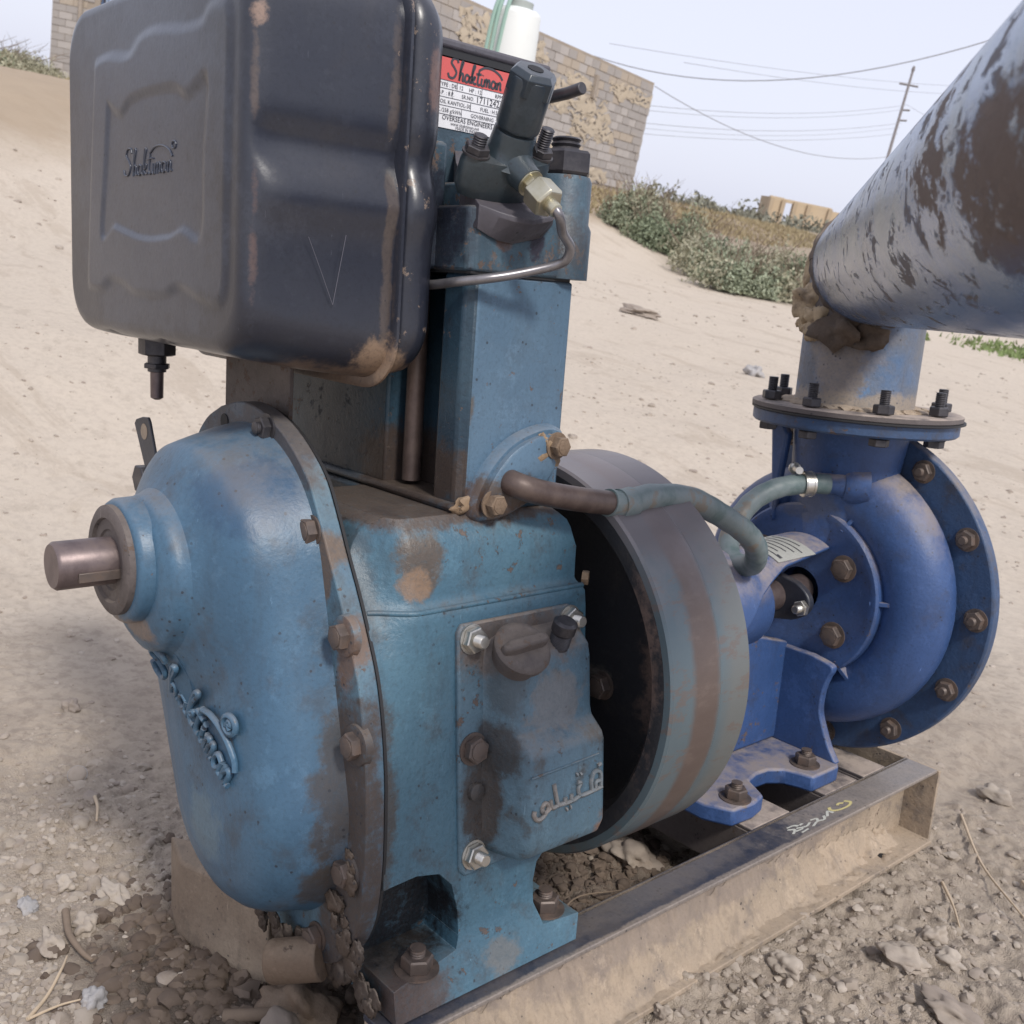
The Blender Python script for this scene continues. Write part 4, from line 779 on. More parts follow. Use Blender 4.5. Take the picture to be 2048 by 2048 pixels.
# ============================================================ TERRAIN
WA = np.array([-14.34, 3.81]); WB = np.array([-20.9, 22.9]); WU = (WB - WA) / np.linalg.norm(WB - WA); WB = WB - WU * 1.15; WN = np.array([WU[1], -WU[0]])   # wall line and its normal to our side
if WN[0] < 0: WN = -WN
LAT = rng.random((256, 256))
def vnoise(x, y):
    xi = np.floor(x).astype(int); yi = np.floor(y).astype(int); fx = x - xi; fy = y - yi; fx = fx * fx * (3 - 2 * fx); fy = fy * fy * (3 - 2 * fy)
    g = lambda i, j: LAT[i & 255, j & 255]
    return (g(xi, yi) * (1 - fx) + g(xi + 1, yi) * fx) * (1 - fy) + (g(xi, yi + 1) * (1 - fx) + g(xi + 1, yi + 1) * fx) * fy - .5
def fbm(x, y, o, lac=2.03, gain=.5):
    s_ = np.zeros_like(x); a = 1.
    for k in range(o): s_ += a * vnoise(x + 17.3 * k, y + 9.1 * k); x = x * lac; y = y * lac; a *= gain
    return s_
def sst(a, b, t): t = np.clip((t - a) / (b - a), 0, 1); return t * t * (3 - 2 * t)
def hterrain(x, y, fine=True):
    x = np.asarray(x, float); y = np.asarray(y, float)
    r = np.hypot(x - .1, y - .3)
    near = 1 - sst(1.3, 4.5, r)
    z = -.500 + (.162 * x + .016 * y) * near + .022 * near * sst(.05, -.35, y) - .026 * near * sst(.25, .8, y) * sst(.1, .24, x)
    s_ = (x - WA[0]) * WN[0] + (y - WA[1]) * WN[1]
    z = z + 1.12 * (1 - sst(.2, 7.0, s_ + 1.2 * fbm(x * .15, y * .15, 3)))
    z = z + .10 * fbm(x * .25, y * .25, 3) * sst(2, 8, r) + .055 * fbm(x * .9, y * .9, 4) * (1 - near * .7)
    d = np.hypot(x, y); z = z + 1.2 * fbm(x * .02, y * .02, 4) * sst(60, 160, d) - .25 * sst(40, 90, d)
    if fine:
        rough = np.clip(1.1 - r / 5, .25, 1)
        z = z + .020 * fbm(x * 5, y * 5, 3) * rough + .011 * np.abs(fbm(x * 18, y * 18, 4)) * rough * 1.4
        cl = sst(.05, .35, fbm(x * 2.2 + 5, y * 2.2, 3) + .45 * (1 - sst(.5, 1.3, r)))
        f = np.clip(1.6 - r * .9, 0, 1); z = z + cl * f * .022 * np.maximum(0, fbm(x * 34, y * 34, 4) + .12)
        z = z + .006 * fbm(x * 80, y * 80, 3) * f * (.4 + cl)
        # soil dug a little deeper under the flywheel, banked by the beam
        ex, ey = x, y; z = z - .03 * np.exp(-((ex) / .12) ** 2 - ((ey - .1) / .28) ** 2)
    return z
cx0, cy0 = .9, -1.0
rad = [.0] + list(np.geomspace(.06, .5, 24)) + list(np.linspace(.51, 2.6, 470)) + list(np.geomspace(2.61, 9, 230)) + list(np.geomspace(9.1, 900, 170))
rad = np.array(rad); ang = np.concatenate([np.linspace(R(82), R(192), 720, False), np.linspace(R(192), R(442), 160, False)])
RR, AA = np.meshgrid(rad, ang, indexing='ij'); X = cx0 + RR * np.cos(AA); Y = cy0 + RR * np.sin(AA); Z = hterrain(X, Y)
nr, na = X.shape; V = np.stack([X, Y, Z], -1).reshape(-1, 3)
i, j = np.meshgrid(np.arange(nr - 1), np.arange(na), indexing='ij'); a = i * na + j; b = i * na + (j + 1) % na
Fq = np.stack([a, b, b + na, a + na], -1).reshape(-1, 4)
def fastmesh(name, V, F):
    me = bpy.data.meshes.new(name); me.vertices.add(len(V)); me.vertices.foreach_set('co', V.astype(np.float32).ravel()); k = F.shape[1]
    me.loops.add(F.size); me.loops.foreach_set('vertex_index', F.astype(np.int32).ravel()); me.polygons.add(len(F)); me.polygons.foreach_set('loop_start', np.arange(0, F.size, k, dtype=np.int32))
    me.polygons.foreach_set('use_smooth', np.ones(len(F), bool)); me.update(calc_edges=True); me.validate(); return me
gme = fastmesh('ground', V, Fq[:, ::-1]) if False else fastmesh('ground', V, Fq)
m = NT('dry_ground'); co = m.co; n1 = m.noise(.35, 5); n2 = m.noise(3, 6, .65); n3 = m.noise(30, 6, .7); n4 = m.noise(140, 4, .7)
sp = m.sep(co); rr = m.n('ShaderNodeVectorMath', operation='DISTANCE'); m.l(co, rr.inputs[0]); rr.inputs[1].default_value = (.2, .1, -.45); dist = rr.outputs['Value']
mx = m.math('ADD', dist, m.math('MULTIPLY', m.math('SUBTRACT', n2, .5), 1.6)); far = m.ramp(mx, 1.2, 2.6)
c = m.mix(far, m.mix(n2, (.345, .288, .232), (.43, .365, .298)), m.mix(n1, (.52, .45, .372), (.595, .52, .435)))
c = m.mix(m.math('MULTIPLY', m.ramp(n3, .45, .62), m.math('SUBTRACT', .55, m.math('MULTIPLY', far, .38))), c, (.25, .205, .17))
c = m.mix(m.math('MULTIPLY', m.ramp(n4, .52, .7), .35), c, (.46, .39, .32))
stre = m.noise(1.6, 9, .75, co=m.mapco((.5, 1.5, 1)), dist=.6); c = m.mix(m.math('MULTIPLY', m.ramp(stre, .52, .62), .45), c, (.40, .33, .26)); c = m.mix(m.math('MULTIPLY', m.noise(7, 8, .75, lo=.56, hi=.64), .3), c, (.33, .275, .22))
# oily soil before the engine, then a darker soil colour under the flywheel
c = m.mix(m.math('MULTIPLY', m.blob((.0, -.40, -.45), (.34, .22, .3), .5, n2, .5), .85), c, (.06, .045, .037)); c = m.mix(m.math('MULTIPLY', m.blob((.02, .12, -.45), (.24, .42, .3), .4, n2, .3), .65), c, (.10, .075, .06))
# scrub-covered strip towards the building and the plain behind
s_ = m.math('ADD', m.math('MULTIPLY', m.math('SUBTRACT', sp[0], float(WA[0])), float(WN[0])), m.math('MULTIPLY', m.math('SUBTRACT', sp[1], float(WA[1])), float(WN[1])))
bk = m.ramp(m.math('ADD', s_, m.math('MULTIPLY', m.math('SUBTRACT', m.noise(.5, 5), .5), 5)), 5.2, 2.2)
dry = m.mix(m.noise(2.5, 6, .7), (.30, .235, .17), (.40, .31, .22)); c = m.mix(m.math('MULTIPLY', bk, .85), c, dry)
pl = m.ramp(m.math('ADD', dist, m.math('MULTIPLY', m.noise(.3, 4), 12)), 26, 38); c = m.mix(m.math('MULTIPLY', pl, .8), c, m.mix(m.noise(.4, 7, .7), (.19, .16, .12), (.36, .29, .22)))
c = m.mix(m.math('MULTIPLY', m.ramp(m.noise(.09, 6, .7), .5, .6), m.math('MULTIPLY', m.ramp(dist, 40, 60), .6)), c, (.12, .14, .09))
h = m.math('ADD', m.math('MULTIPLY', n3, .8), m.math('ADD', m.math('MULTIPLY', n4, .5), m.noise(380, 2)))
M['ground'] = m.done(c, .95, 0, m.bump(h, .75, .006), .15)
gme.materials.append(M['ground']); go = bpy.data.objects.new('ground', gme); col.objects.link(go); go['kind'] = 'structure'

# stones: one base shape varied many times
def stone_batch(name, pts, mats, label, seeds=40, sub=2):
    shapes = [ico((0, 0, 0), 1, sub, (1, random.uniform(.65, 1), random.uniform(.5, .8)), random.uniform(.14, .34), 900 + k) for k in range(seeds)]
    VV, FF, MI, n = [], [], [], 0
    for k, (x, y, z, r) in enumerate(pts):
        v, f = shapes[k % seeds]; v = np.array(v); a = rng.random() * 6.28; c_, s2 = math.cos(a), math.sin(a)
        v = np.stack([v[:, 0] * c_ - v[:, 1] * s2, v[:, 0] * s2 + v[:, 1] * c_, v[:, 2]], -1) * r + np.array([x, y, z]); VV.append(v); FF.append(np.array(f) + n); n += len(v); MI += [int(rng.integers(len(mats)))] * len(f)
    me = fastmesh(name, np.concatenate(VV), np.concatenate(FF))
    for q in mats: me.materials.append(q)
    me.polygons.foreach_set('material_index', np.array(MI, dtype=np.int32)); me.polygons.foreach_set('use_smooth', np.ones(len(MI), bool)); me.set_sharp_from_angle(angle=R(40))
    o = bpy.data.objects.new(name, me); col.objects.link(o); tag(o, label, 'gravel', kind='stuff'); return o
def stonemat(name, c1, c2):
    m = NT(name); n1 = m.noise(40, 6, .7); c = m.mix(m.noise(9, 3, lo=.4, hi=.6), c1, c2); c = m.mix(m.math('MULTIPLY', m.ramp(n1, .5, .7), .4), c, (.20, .155, .12)); return m.done(c, .92, 0, m.bump(n1, .5, .002), .2)
SM = [stonemat('stone_tan', (.36, .31, .26), (.31, .265, .22)), stonemat('stone_buff', (.42, .365, .31), (.37, .32, .27)), stonemat('stone_brown', (.28, .235, .20), (.33, .28, .235)), stonemat('clod_earth', (.31, .26, .215), (.36, .305, .255))]
SG = stonemat('stone_grey', (.30, .29, .29), (.40, .385, .38)); SP = stonemat('stone_pale', (.39, .335, .28), (.34, .29, .245)); SD = stonemat('clod_dark', (.10, .075, .06), (.15, .115, .09))
SD2 = stonemat('clod_deep_brown', (.16, .125, .10), (.12, .092, .074))
def inside_frame(x, y): return -.27 < x < .27 and -.42 < y < .95
pts = []
def scatter(n, fn, rmin, rmax, p=2.4, allow=None):
    k = 0; out_ = []
    while k < n:
        x, y = fn(); r = rmin + (rmax - rmin) * rng.random() ** p
        if allow is not None and not allow(x, y): continue
        out_.append((x, y, r)); k += 1
    z = hterrain(np.array([q[0] for q in out_]), np.array([q[1] for q in out_])); return [(x, y, zz - r * .10, r) for (x, y, r), zz in zip(out_, z)]
def bl_(cx_, cy_, s1, s2): return lambda: (rng.normal(cx_, s1), rng.normal(cy_, s2))
beam = lambda x, y: not (.165 < (x + .135 * 0) < .285 and -.38 < y < .96)
dry_ok = lambda x, y: beam(x, y) and not (-.34 < x < .2 and -.57 < y < -.2 and rng.random() < .9)
pts += scatter(4200, bl_(-.42, -.52, .26, .22), .0012, .0080, 2.8, dry_ok)
pts += scatter(110, bl_(-.40, -.50, .20, .16), .009, .019, 1.8, dry_ok)
pts += scatter(1500, bl_(-.05, -.62, .18, .12), .0015, .011, 2.4, dry_ok)
pts += scatter(1400, bl_(.42, .18, .14, .42), .0015, .010, 2.6, lambda x, y: x > .285 and y < 1.6)
pts += scatter(1500, bl_(.60, .75, .28, .5), .0015, .010, 2.6, lambda x, y: x > .285)
pts += scatter(110, bl_(.50, .55, .16, .45), .009, .017, 1.8, lambda x, y: x > .285)
pts += scatter(5000, lambda: (rng.uniform(-4.5, .9), rng.uniform(-1.2, 5.5)), .002, .014, 4, beam)
pts += scatter(1500, lambda: (rng.uniform(-10, 1), rng.uniform(1, 13)), .006, .035, 5)
stone_batch('gravel', pts, SM, 'loose gravel and small clods strewn over the dry ground round the pump set')
pd = scatter(800, bl_(-.10, -.40, .12, .09), .003, .020, 2.4, lambda x, y: x < .16 and y > -.62) + scatter(1300, bl_(.0, .22, .09, .20), .003, .014, 2.2, lambda x, y: -.16 < x < .17 and -.3 < y < .5)
stone_batch('dark_clods', pd, [SD, SD2, SD, SD2], 'dark clods of soil under the engine and between the beams')
def rock(name, x, y, r, label, mat, seed, sq=(1, .8, .6), cat='stone', rz=0, dz=.25, group=None):
    z = float(hterrain(np.array([x]), np.array([y]))[0]); o = part(name, ico((0, 0, 0), r, 4, sq, .30, seed), mat, None, 60); o.location = (x, y, z + r * dz); o.rotation_euler = (0, 0, rz); tag(o, label, cat, group); return o
WZ = {}
def onground(px, pz):  # world point where a sight line of the survey meets the ground
    pass
for a_ in (
    ('pebble', -.112, -.556, .0165, 'round pale grey pebble with a dimple at the bottom left corner, beside a forked twig', SG, 3, (1, 1.0, .9)),
    ('stone', -.350, -.437, .026, 'flat tan stone lying left of the wooden block', SM[1], 4, (1.3, .8, .45)),
    ('stone', -.415, -.494, .018, 'rounded tan stone on the left gravel, behind the pale lumps', SM[1], 5, (1.0, .9, .8)),
    ('stone', -.286, -.506, .020, 'pale round stone on the left gravel between the stick and the wooden block', SP, 6, (1.1, .9, .7)),
    ('lump', -.270, -.560, .018, 'whitish jagged lump beside the brown stick on the left gravel', SP, 7, (1.5, .8, .6)),
    ('stone', -.377, -.560, .014, 'small bluish grey stone at the left edge of the gravel', SG, 8, (1.2, .9, .6)),
    ('stone', .483, .667, .021, 'knobbly pale stone right of the frame, farthest of the white ones', SP, 9, (.9, 1.2, .8)),
    ('stone', .499, .520, .026, 'broad pale stone lying at the middle right beside the frame', SP, 10, (1.4, 1.1, .55)),
    ('stone', .540, .600, .020, 'angular tan stone at the right, behind the dark hollow clod', SM[1], 11, (1.2, .9, .7)),
    ('stone', .345, .105, .014, 'small bright stone under the near beam at the bottom centre', SP, 12, (1, .9, .8)),
    ('slab', .075, -.335, .048, 'rough flat concrete lump at the bottom edge in front of the engine foot', M['brownmud'], 13, (1.3, .9, .5)),
    ('slab', .135, -.405, .045, 'brown stone chunk wedged under the near corner of the engine foot', SM[2], 14, (1.1, .8, .6)),
    ('stone', .02, .40, .040, 'grey brown stone lying behind the bottom of the flywheel', SM[2], 15, (1.3, .9, .5)),
    ('stone', -.150, -.300, .032, 'dark stone in the oily soil below the gear cover', SM[2], 16, (1.2, .9, .7)),
    ('stone', -.190, -.360, .026, 'brown grey stone resting against the foot of the wooden block', SM[3], 17, (1.3, .9, .7)),
    ('clod', .606, .477, .036, 'dark hollow clod of earth at the bottom right', SM[2], 18, (1.4, .8, .5)),
    ('stone', .30, 1.33, .030, 'rounded stone behind the pump on the right', SM[0], 19, (1.3, .9, .6)),
    ('stone', -1.088, -.25, .022, 'lone brown clod on the smooth ground far left of the gear cover', SM[2], 20, (1, .8, .8)),
    ('stone', .39, .35, .022, 'tan stone leaning on the lower edge of the near beam, bottom right of centre', SM[1], 22, (1.2, .9, .6)),
    ('stone', .28, -.02, .030, 'pale tan stone under the near beam just right of the engine foot', SP, 23, (1.0, 1.2, .8)),
    ('stone', -6.3, 7.2, .14, 'flat dark stone on the sand in the distance right of the cylinder', SM[2], 24, (1.6, 1, .4)),
    ('stone', -3.8, 5.9, .07, 'single grey stone on the sand below the green scrub', SG, 25, (1, .9, .9))):
    rock(*a_)
# pale bottle cap
z = float(hterrain(np.array([-.776]), np.array([-.347]))[0])
bc = thing('bottle_cap', (-.776, -.347, z + .012), 'round whitish bottle cap lying on the ground at the left', 'bottle cap', False)
part('cap_disc', lathe([(.0, .004), (.012, .004), (.0165, .002), (.018, -.001), (.018, -.005)], (-.776, -.347, z + .012), (.45, -.35, .8), 24, False, True), SP, bc, 40)
part('cap_rim', lathe([(.0185, -.001), (.0192, -.003), (.0185, -.006)], (-.776, -.347, z + .012), (.45, -.35, .8), 24), SG, bc, 40)
# wooden block under the gear cover
wb = thing('wooden_block', (-.255, -.345, -.53), 'weathered grey wooden block standing under the gear cover', 'wood block')
part('block', loft([[(-.315, -.40, -.54), (-.262, -.41, -.545), (-.08, -.36, -.52), (-.12, -.30, -.50)], [(-.330, -.395, -.33), (-.270, -.405, -.345), (-.08, -.36, -.33), (-.14, -.30, -.32)]]), M['wood'], wb, 30, .004)
TW = flat('dry_twig', (.48, .38, .27), .8, 0, .2); TD = flat('brown_stick', (.20, .15, .11), .85, 0, .2)
def twig(label, pts, r, mat, cat='twig'):
    xy = [(p[0], p[1]) for p in pts]; zz = hterrain(np.array([p[0] for p in xy]), np.array([p[1] for p in xy]), False)
    P = smooth_path([(x, y, q + .016 + (p[2] if len(p) > 2 else 0)) for (x, y), q, p in zip(xy, zz, pts)], 6)
    o = part('twig' if cat == 'twig' else 'stick', tube(P, [r * (1 - .5 * i / len(P)) for i in range(len(P))], 8), mat, None, 70); tag(o, label, cat); return o
twig('long straw coloured twig lying at the bottom left corner', [(-.118, -.640), (-.150, -.605), (-.185, -.575, .008), (-.215, -.557, .003)], .0030, TW)
twig('thin forked twig running to the round grey pebble', [(-.118, -.640), (-.122, -.60), (-.118, -.572)], .0022, TW)
twig('short pale twig below the white bottle cap', [(-.66, -.355), (-.62, -.365), (-.57, -.385)], .0035, TW)
twig('dry pale stem on the far right ground', [(.30, 1.15), (.42, .98), (.53, .86, .01), (.62, .80)], .003, TW)
twig('curved dry stem at the right edge', [(.50, .98), (.60, .90), (.72, .86)], .0035, TW)
twig('short broken straw on the right ground, nearest the frame end', [(.41, .84), (.46, .78), (.50, .72)], .003, TW)
twig('brown stick lying among the left gravel', [(-.33, -.52), (-.27, -.535), (-.215, -.535), (-.19, -.53)], .006, TD, 'stick')
twig('thick dark root at the bottom centre before the engine foot', [(.02, -.43), (.06, -.38, .01), (.08, -.33, .012), (.10, -.30)], .010, TD, 'stick')
twig('thin dark wire of root in the soil behind the engine foot', [(.12, .10), (.08, .18, .01), (.10, .28)], .002, TD)

# ============================================================ BUILDING of blocks
bd = thing('block_building', (-18.2, 14.2, .6), 'unfinished grey concrete block building behind the engine, patched with tan mortar', 'building', False)
def blockmat(name, c1, c2):
    m = NT(name); n1 = m.noise(6, 6, .7); n2 = m.noise(1.2, 4); c = m.mix(n1, c1, c2); c = m.mix(m.math('MULTIPLY', m.ramp(n2, .45, .6), .25), c, (.50, .41, .30)); return m.done(c, .92, 0, m.bump(n1, .5, .02))
BM = [blockmat('block_grey', (.33, .30, .28), (.40, .37, .345)), blockmat('block_light', (.41, .38, .355), (.47, .43, .40)), blockmat('block_tan', (.40, .34, .28), (.46, .39, .31))]
MOR = blockmat('mortar_wall', (.31, .265, .22), (.37, .31, .25)); SMEAR = blockmat('mortar_smear', (.47, .395, .30), (.53, .45, .345))
wlen = float(np.linalg.norm(WB - WA)); th = .22; BZ = .35; WT = 3.72
def wp(s_, n, z_): p = WA + WU * s_ + WN * n; return (float(p[0]), float(p[1]), z_)
def wbox(s0, s1, n0, n1, z0, z1):
    v = [wp(s_, n, z_) for z_ in (z0, z1) for n in (n0, n1) for s_ in (s0, s1)]; return v, [(0, 2, 3, 1), (4, 5, 7, 6), (0, 1, 5, 4), (2, 6, 7, 3), (0, 4, 6, 2), (1, 3, 7, 5)]
S0 = 7.6
wl_ = MB().add(wbox(S0, wlen, -th, -.015, BZ, WT - .03))
BD = np.array([-.92, .39]) * 7.0
def quadwall(p, q, off, z0, z1): a_, b_, c_, d_ = p, q, q + off, p + off; return prism([tuple(map(float, t)) for t in (a_, b_, c_, d_)], z0, z1, 'z')
PA, PB = WA + WU * S0 - WN * (th + .003), WB - WN * (th + .003)
wl_.add(quadwall(PA + WU * .02, PA + WU * .02 + BD, WU * .2, BZ, WT - .03)).add(quadwall(PB - WU * .3, PB - WU * .3 + BD, WU * .2, BZ, WT - .03)).add(quadwall(PA + WU * .25 + BD, PB - WU * .35 + BD, -WN * .2, BZ, WT - .03))
wall = part('wall', wl_, MOR, bd, 30)
part('roof', quadwall(PA + WU * .24, PB - WU * .34, BD * .97, WT - .30, WT - .14), MOR, bd, 30)
bh, bw = .205, .43
def blk(L, H_, T): return make_mesh('brick', box(.006, L - .006, -T, .012, .006, H_ - .006), BM[0], 0)
protos = []
for mm in BM:
    me = make_mesh('brick', box(0, bw - .02, -.1, .0, 0, bh - .018), mm, 0); protos.append(me)
ncourse = int((WT - BZ) / bh); allb = []
for kz in range(ncourse):
    s_ = S0 - (kz % 2) * bw / 2
    while s_ < wlen - .02:
        a_, b_ = max(S0, s_), min(wlen, s_ + bw); z_ = BZ + kz * bh; s_ += bw
        if b_ - a_ < .1: continue
        if z_ < .6: continue
        allb.append((a_, b_, z_))
full = [b for b in allb if b[0] > 8.8 and b[1] - b[0] > bw - .03]; full.sort(key=lambda b: b[0]); picks = set(full[:300]); rest = MB()
yaw = math.atan2(WU[1], WU[0])
for a_, b_, z_ in allb:
    pr_ = random.uniform(-.012, .014)
    if (a_, b_, z_) in picks:
        o = bpy.data.objects.new('brick', random.choices(protos, (5, 3, 3))[0]); col.objects.link(o); o.parent = wall
        p = wp(a_ + .01, .004 + pr_ * .8, z_ + .009); flip = 1 if WU[0] * WN[1] - WU[1] * WN[0] > 0 else -1
        o.matrix_local = Matrix(((WU[0], WN[0], 0, p[0]), (WU[1], WN[1], 0, p[1]), (0, 0, 1, p[2]), (0, 0, 0, 1)))
    else: rest.add(wbox(a_ + .01, b_ - .01, -.1, .004 + pr_, z_ + .009, z_ + bh - .009))
o = part('bricks', rest, BM[0], wall, 0); o['kind'] = 'stuff'
# uneven tan mortar smeared over parts of the wall
sm = MB()
def smear(s0, s1, z0, z1, seed):
    nx_, nz_ = 44, 26; v = []; f = []; rd = random.Random(seed); off = rd.uniform(0, 40)
    for i in range(nz_):
        for j in range(nx_):
            u, w = j / (nx_ - 1), i / (nz_ - 1); s_ = s0 + (s1 - s0) * u + .35 * mnoise.noise(Vector((off, w * 6, u * 3))) + .12 * mnoise.noise(Vector((u * 20, w * 16, off))); z_ = z0 + (z1 - z0) * w + .20 * mnoise.noise(Vector((u * 9, off, w * 3))) + .08 * mnoise.noise(Vector((u * 24, w * 9, off)))
            ed = min(u, 1 - u, w, 1 - w) * 8; s_ = min(s_, wlen - .03); v.append(wp(s_, .008 + .016 * min(1, ed) + .012 * mnoise.noise(Vector((s_ * 6, z_ * 9, off))), min(z_, WT)))
    for i in range(nz_ - 1):
        for j in range(nx_ - 1):
            if mnoise.noise(Vector((i * .35, j * .3, off * 3))) > -.12: f.append((i * nx_ + j, i * nx_ + j + 1, (i + 1) * nx_ + j + 1, (i + 1) * nx_ + j))
    sm.add((v, f))
for q in ((10.6, 12.6, 2.55, 3.05, 1), (12.0, 14.0, 2.35, 2.9, 2), (13.6, 16.6, 2.2, 2.75, 3), (14.6, 17.0, 1.75, 2.3, 4), (16.4, 19.6, 3.0, 3.35, 5), (12.8, 14.6, 1.0, 1.4, 6), (9.2, 10.8, 2.9, 3.5, 7), (15.6, 17.2, .8, 1.1, 8), (11.6, 12.8, 3.15, 3.45, 9), (13.9, 15.2, 2.9, 3.1, 10)): smear(*q)
part('mortar_patch', sm, SMEAR, wall, 60)
part('drain_chute', wbox(15.35, 15.5, .01, .09, 2.75, 3.3), SP, bd, 30)
BLU = flat('window_blue', (.10, .16, .28), .5)
# second block building, farther off at the left edge
FA = np.array([-33.69, 9.90]); FU = np.array([.697, .717]); FU = FU / np.linalg.norm(FU); FN = np.array([FU[1], -FU[0]]); FN = FN if FN @ (np.array([1, -1.]) - FA) > 0 else -FN
def fbx(s0, s1, n0, n1, z0, z1):
    v = []
    for z_ in (z0, z1):
        for n in (n0, n1):
            for s_ in (s0, s1): p = FA + FU * s_ + FN * n; v.append((float(p[0]), float(p[1]), z_))
    return v, [(0, 2, 3, 1), (4, 5, 7, 6), (0, 1, 5, 4), (2, 6, 7, 3), (0, 4, 6, 2), (1, 3, 7, 5)]
fb = thing('far_building', (float(FA[0]), float(FA[1]), .3), 'tall grey block building far off at the left edge, with blue window grille', 'building', False)
FZ = .35; FT = 5.6; WS0, WS1, WZ0, WZ1 = 1.42, 2.35, 2.42, 3.9
fwall = part('wall', MB().add(fbx(0, WS0, -5, -.01, FZ, FT)).add(fbx(WS1, 8, -5, -.01, FZ, FT)).add(fbx(WS0, WS1, -5, -.01, FZ, WZ0)).add(fbx(WS0, WS1, -5, -.01, WZ1, FT)).add(fbx(WS0, WS1, -5, -.3, WZ0, WZ1)), MOR, fb, 30)
fprot = [make_mesh('brick', box(0, .405, -.06, .0, 0, .185), mm, 0) for mm in BM]; frest = MB(); cnt = 0
for kz in range(25):
    z_ = .5 + kz * .2; s_ = -(kz % 2) * .21
    while s_ < 7.9:
        a_, b_ = max(0, s_), min(8, s_ + .42); s_ += .42
        if b_ - a_ < .1 or (b_ > WS0 and a_ < WS1 and z_ + .2 > WZ0 and z_ < WZ1): continue
        if b_ - a_ > .4 and a_ < 3.2 and z_ < 3.6:
            o = bpy.data.objects.new('brick', random.choices(fprot, (5, 3, 2))[0]); col.objects.link(o); o.parent = fwall; p = FA + FU * (a_ + .008) + FN * (.004 + random.uniform(-.006, .01))
            o.matrix_local = Matrix(((FU[0], FN[0], 0, p[0]), (FU[1], FN[1], 0, p[1]), (0, 0, 1, z_ + .008), (0, 0, 0, 1)))
        else: frest.add(fbx(a_ + .008, b_ - .007, -.06, .004 + random.uniform(-.006, .01), z_ + .008, z_ + .193))
o = part('bricks', frest, BM[0], fwall, 0); o['kind'] = 'stuff'
def fpt(s_, n, z_): p = FA + FU * s_ + FN * n; return (float(p[0]), float(p[1]), z_)
part('downpipe', tube([fpt(.88, .09, .7), fpt(.88, .09, 5.5)], .07, 10), SP, fb, 60)
wn = part('window', fbx(WS0, WS1, -.14, -.11, WZ0, WZ1), flat('window_pane', (.42, .50, .62), .15), fb, 0)
gr = MB()
for k in range(6): s_ = WS0 + .04 + k * (WS1 - WS0 - .08) / 5; gr.add(fbx(s_ - .014, s_ + .014, -.07, -.05, WZ0, WZ1))
for k in range(4): z_ = WZ0 + .05 + k * (WZ1 - WZ0 - .1) / 3; gr.add(fbx(WS0, WS1, -.047, -.035, z_ - .018, z_ + .018))
part('window_grille', gr, BLU, wn, 0)
part('window_frame', MB().add(fbx(WS0, WS0 + .12, -.10, -.08, WZ0, WZ1)).add(fbx(WS1 - .07, WS1, -.10, -.08, WZ0, WZ1)).add(fbx(WS0 + .12, WS1 - .07, -.10, -.08, WZ1 - .07, WZ1)), flat('frame_dark', (.05, .05, .07), .5), wn, 0)
# white tank with green hoses in front of the wall
WTX, WTY = -13.9, 11.15; zt = float(hterrain(np.array([WTX]), np.array([WTY]))[0])
wt = thing('water_tank', (WTX, WTY, zt), 'tall tapering white plastic water tank with faded green hoses, standing before the block building', 'water tank', False)
part('tank_body', lathe([(.46, 0), (.45, 1.2), (.42, 2.0), (.38, 2.9), (.36, 2.96), (.30, 3.0), (.12, 3.04)], (WTX, WTY, zt), (0, 0, 1), 40), flat('tank_white', (.70, .72, .70), .5, 0, .03, 5), wt, 40)
part('tank_lid', lathe([(.22, 3.0), (.22, 3.12), (.1, 3.15)], (WTX, WTY, zt), (0, 0, 1), 24), flat('lid_grey', (.35, .38, .36), .6), wt, 40)
GH = flat('green_hose', (.28, .42, .36), .6, 0, .1)
for k, (a_, b_) in enumerate(((-.47, -.30), (-.40, -.18), (-.60, -.36))):
    lat = np.array([.66, .75]); fr2 = np.array([.75, -.66])
    p0 = np.array([WTX, WTY]) + lat * a_ + fr2 * .33; p1 = np.array([WTX, WTY]) + lat * b_ + fr2 * .30
    part('green_hose', tube(smooth_path([(p0[0], p0[1], zt + .05), ((p0[0] + p1[0]) / 2 + .02, (p0[1] + p1[1]) / 2, zt + 1.6), (p1[0], p1[1], zt + 3.05), (WTX, WTY, zt + 3.2)], 8), .035, 8), GH, wt, 60)
# ruin
rd_ = thing('ruined_wall', (-56, 83, .3), 'roofless tan mud brick building with doorway gaps, on the horizon left of the big pipe', 'ruin', False)
RA = np.array([-58.82, 80.68]); RB = np.array([-52.6, 88.2]); RU = (RB - RA) / np.linalg.norm(RB - RA); RN = np.array([RU[1], -RU[0]]); rl = float(np.linalg.norm(RB - RA))
RM = blockmat('mud_brick', (.50, .39, .26), (.58, .46, .32)); RM2 = blockmat('mud_brick_shade', (.40, .31, .21), (.47, .37, .26))
def rbox(s0, s1, n0, n1, z0, z1):
    v = []
    for z_ in (z0, z1):
        for n in (n0, n1):
            for s_ in (s0, s1): p = RA + RU * s_ + RN * n; v.append((float(p[0]), float(p[1]), z_))
    return v, [(0, 2, 3, 1), (4, 5, 7, 6), (0, 1, 5, 4), (2, 6, 7, 3), (0, 4, 6, 2), (1, 3, 7, 5)]
for s0, s1, zt_ in ((0, 1.3, 3.0), (2.2, 5.6, 2.85), (5.6, 9.6, 2.7)): part('wall', rbox(s0, s1, -.4, 0, -.6, zt_), RM, rd_, 0)
for s0 in (0, 1.1, 2.2, 3.5, 5.5, 7.6, 9.4): part('pillar', rbox(s0, s0 + .35, .002, .25, -.6, 2.85), RM2, rd_, 0)
part('lintel', rbox(.2, 5.8, -.41, .01, 2.65, 2.95), RM, rd_, 0); part('side_wall', rbox(-.01, .4, -3.5, -.41, -.6, 2.9), RM2, rd_, 0)
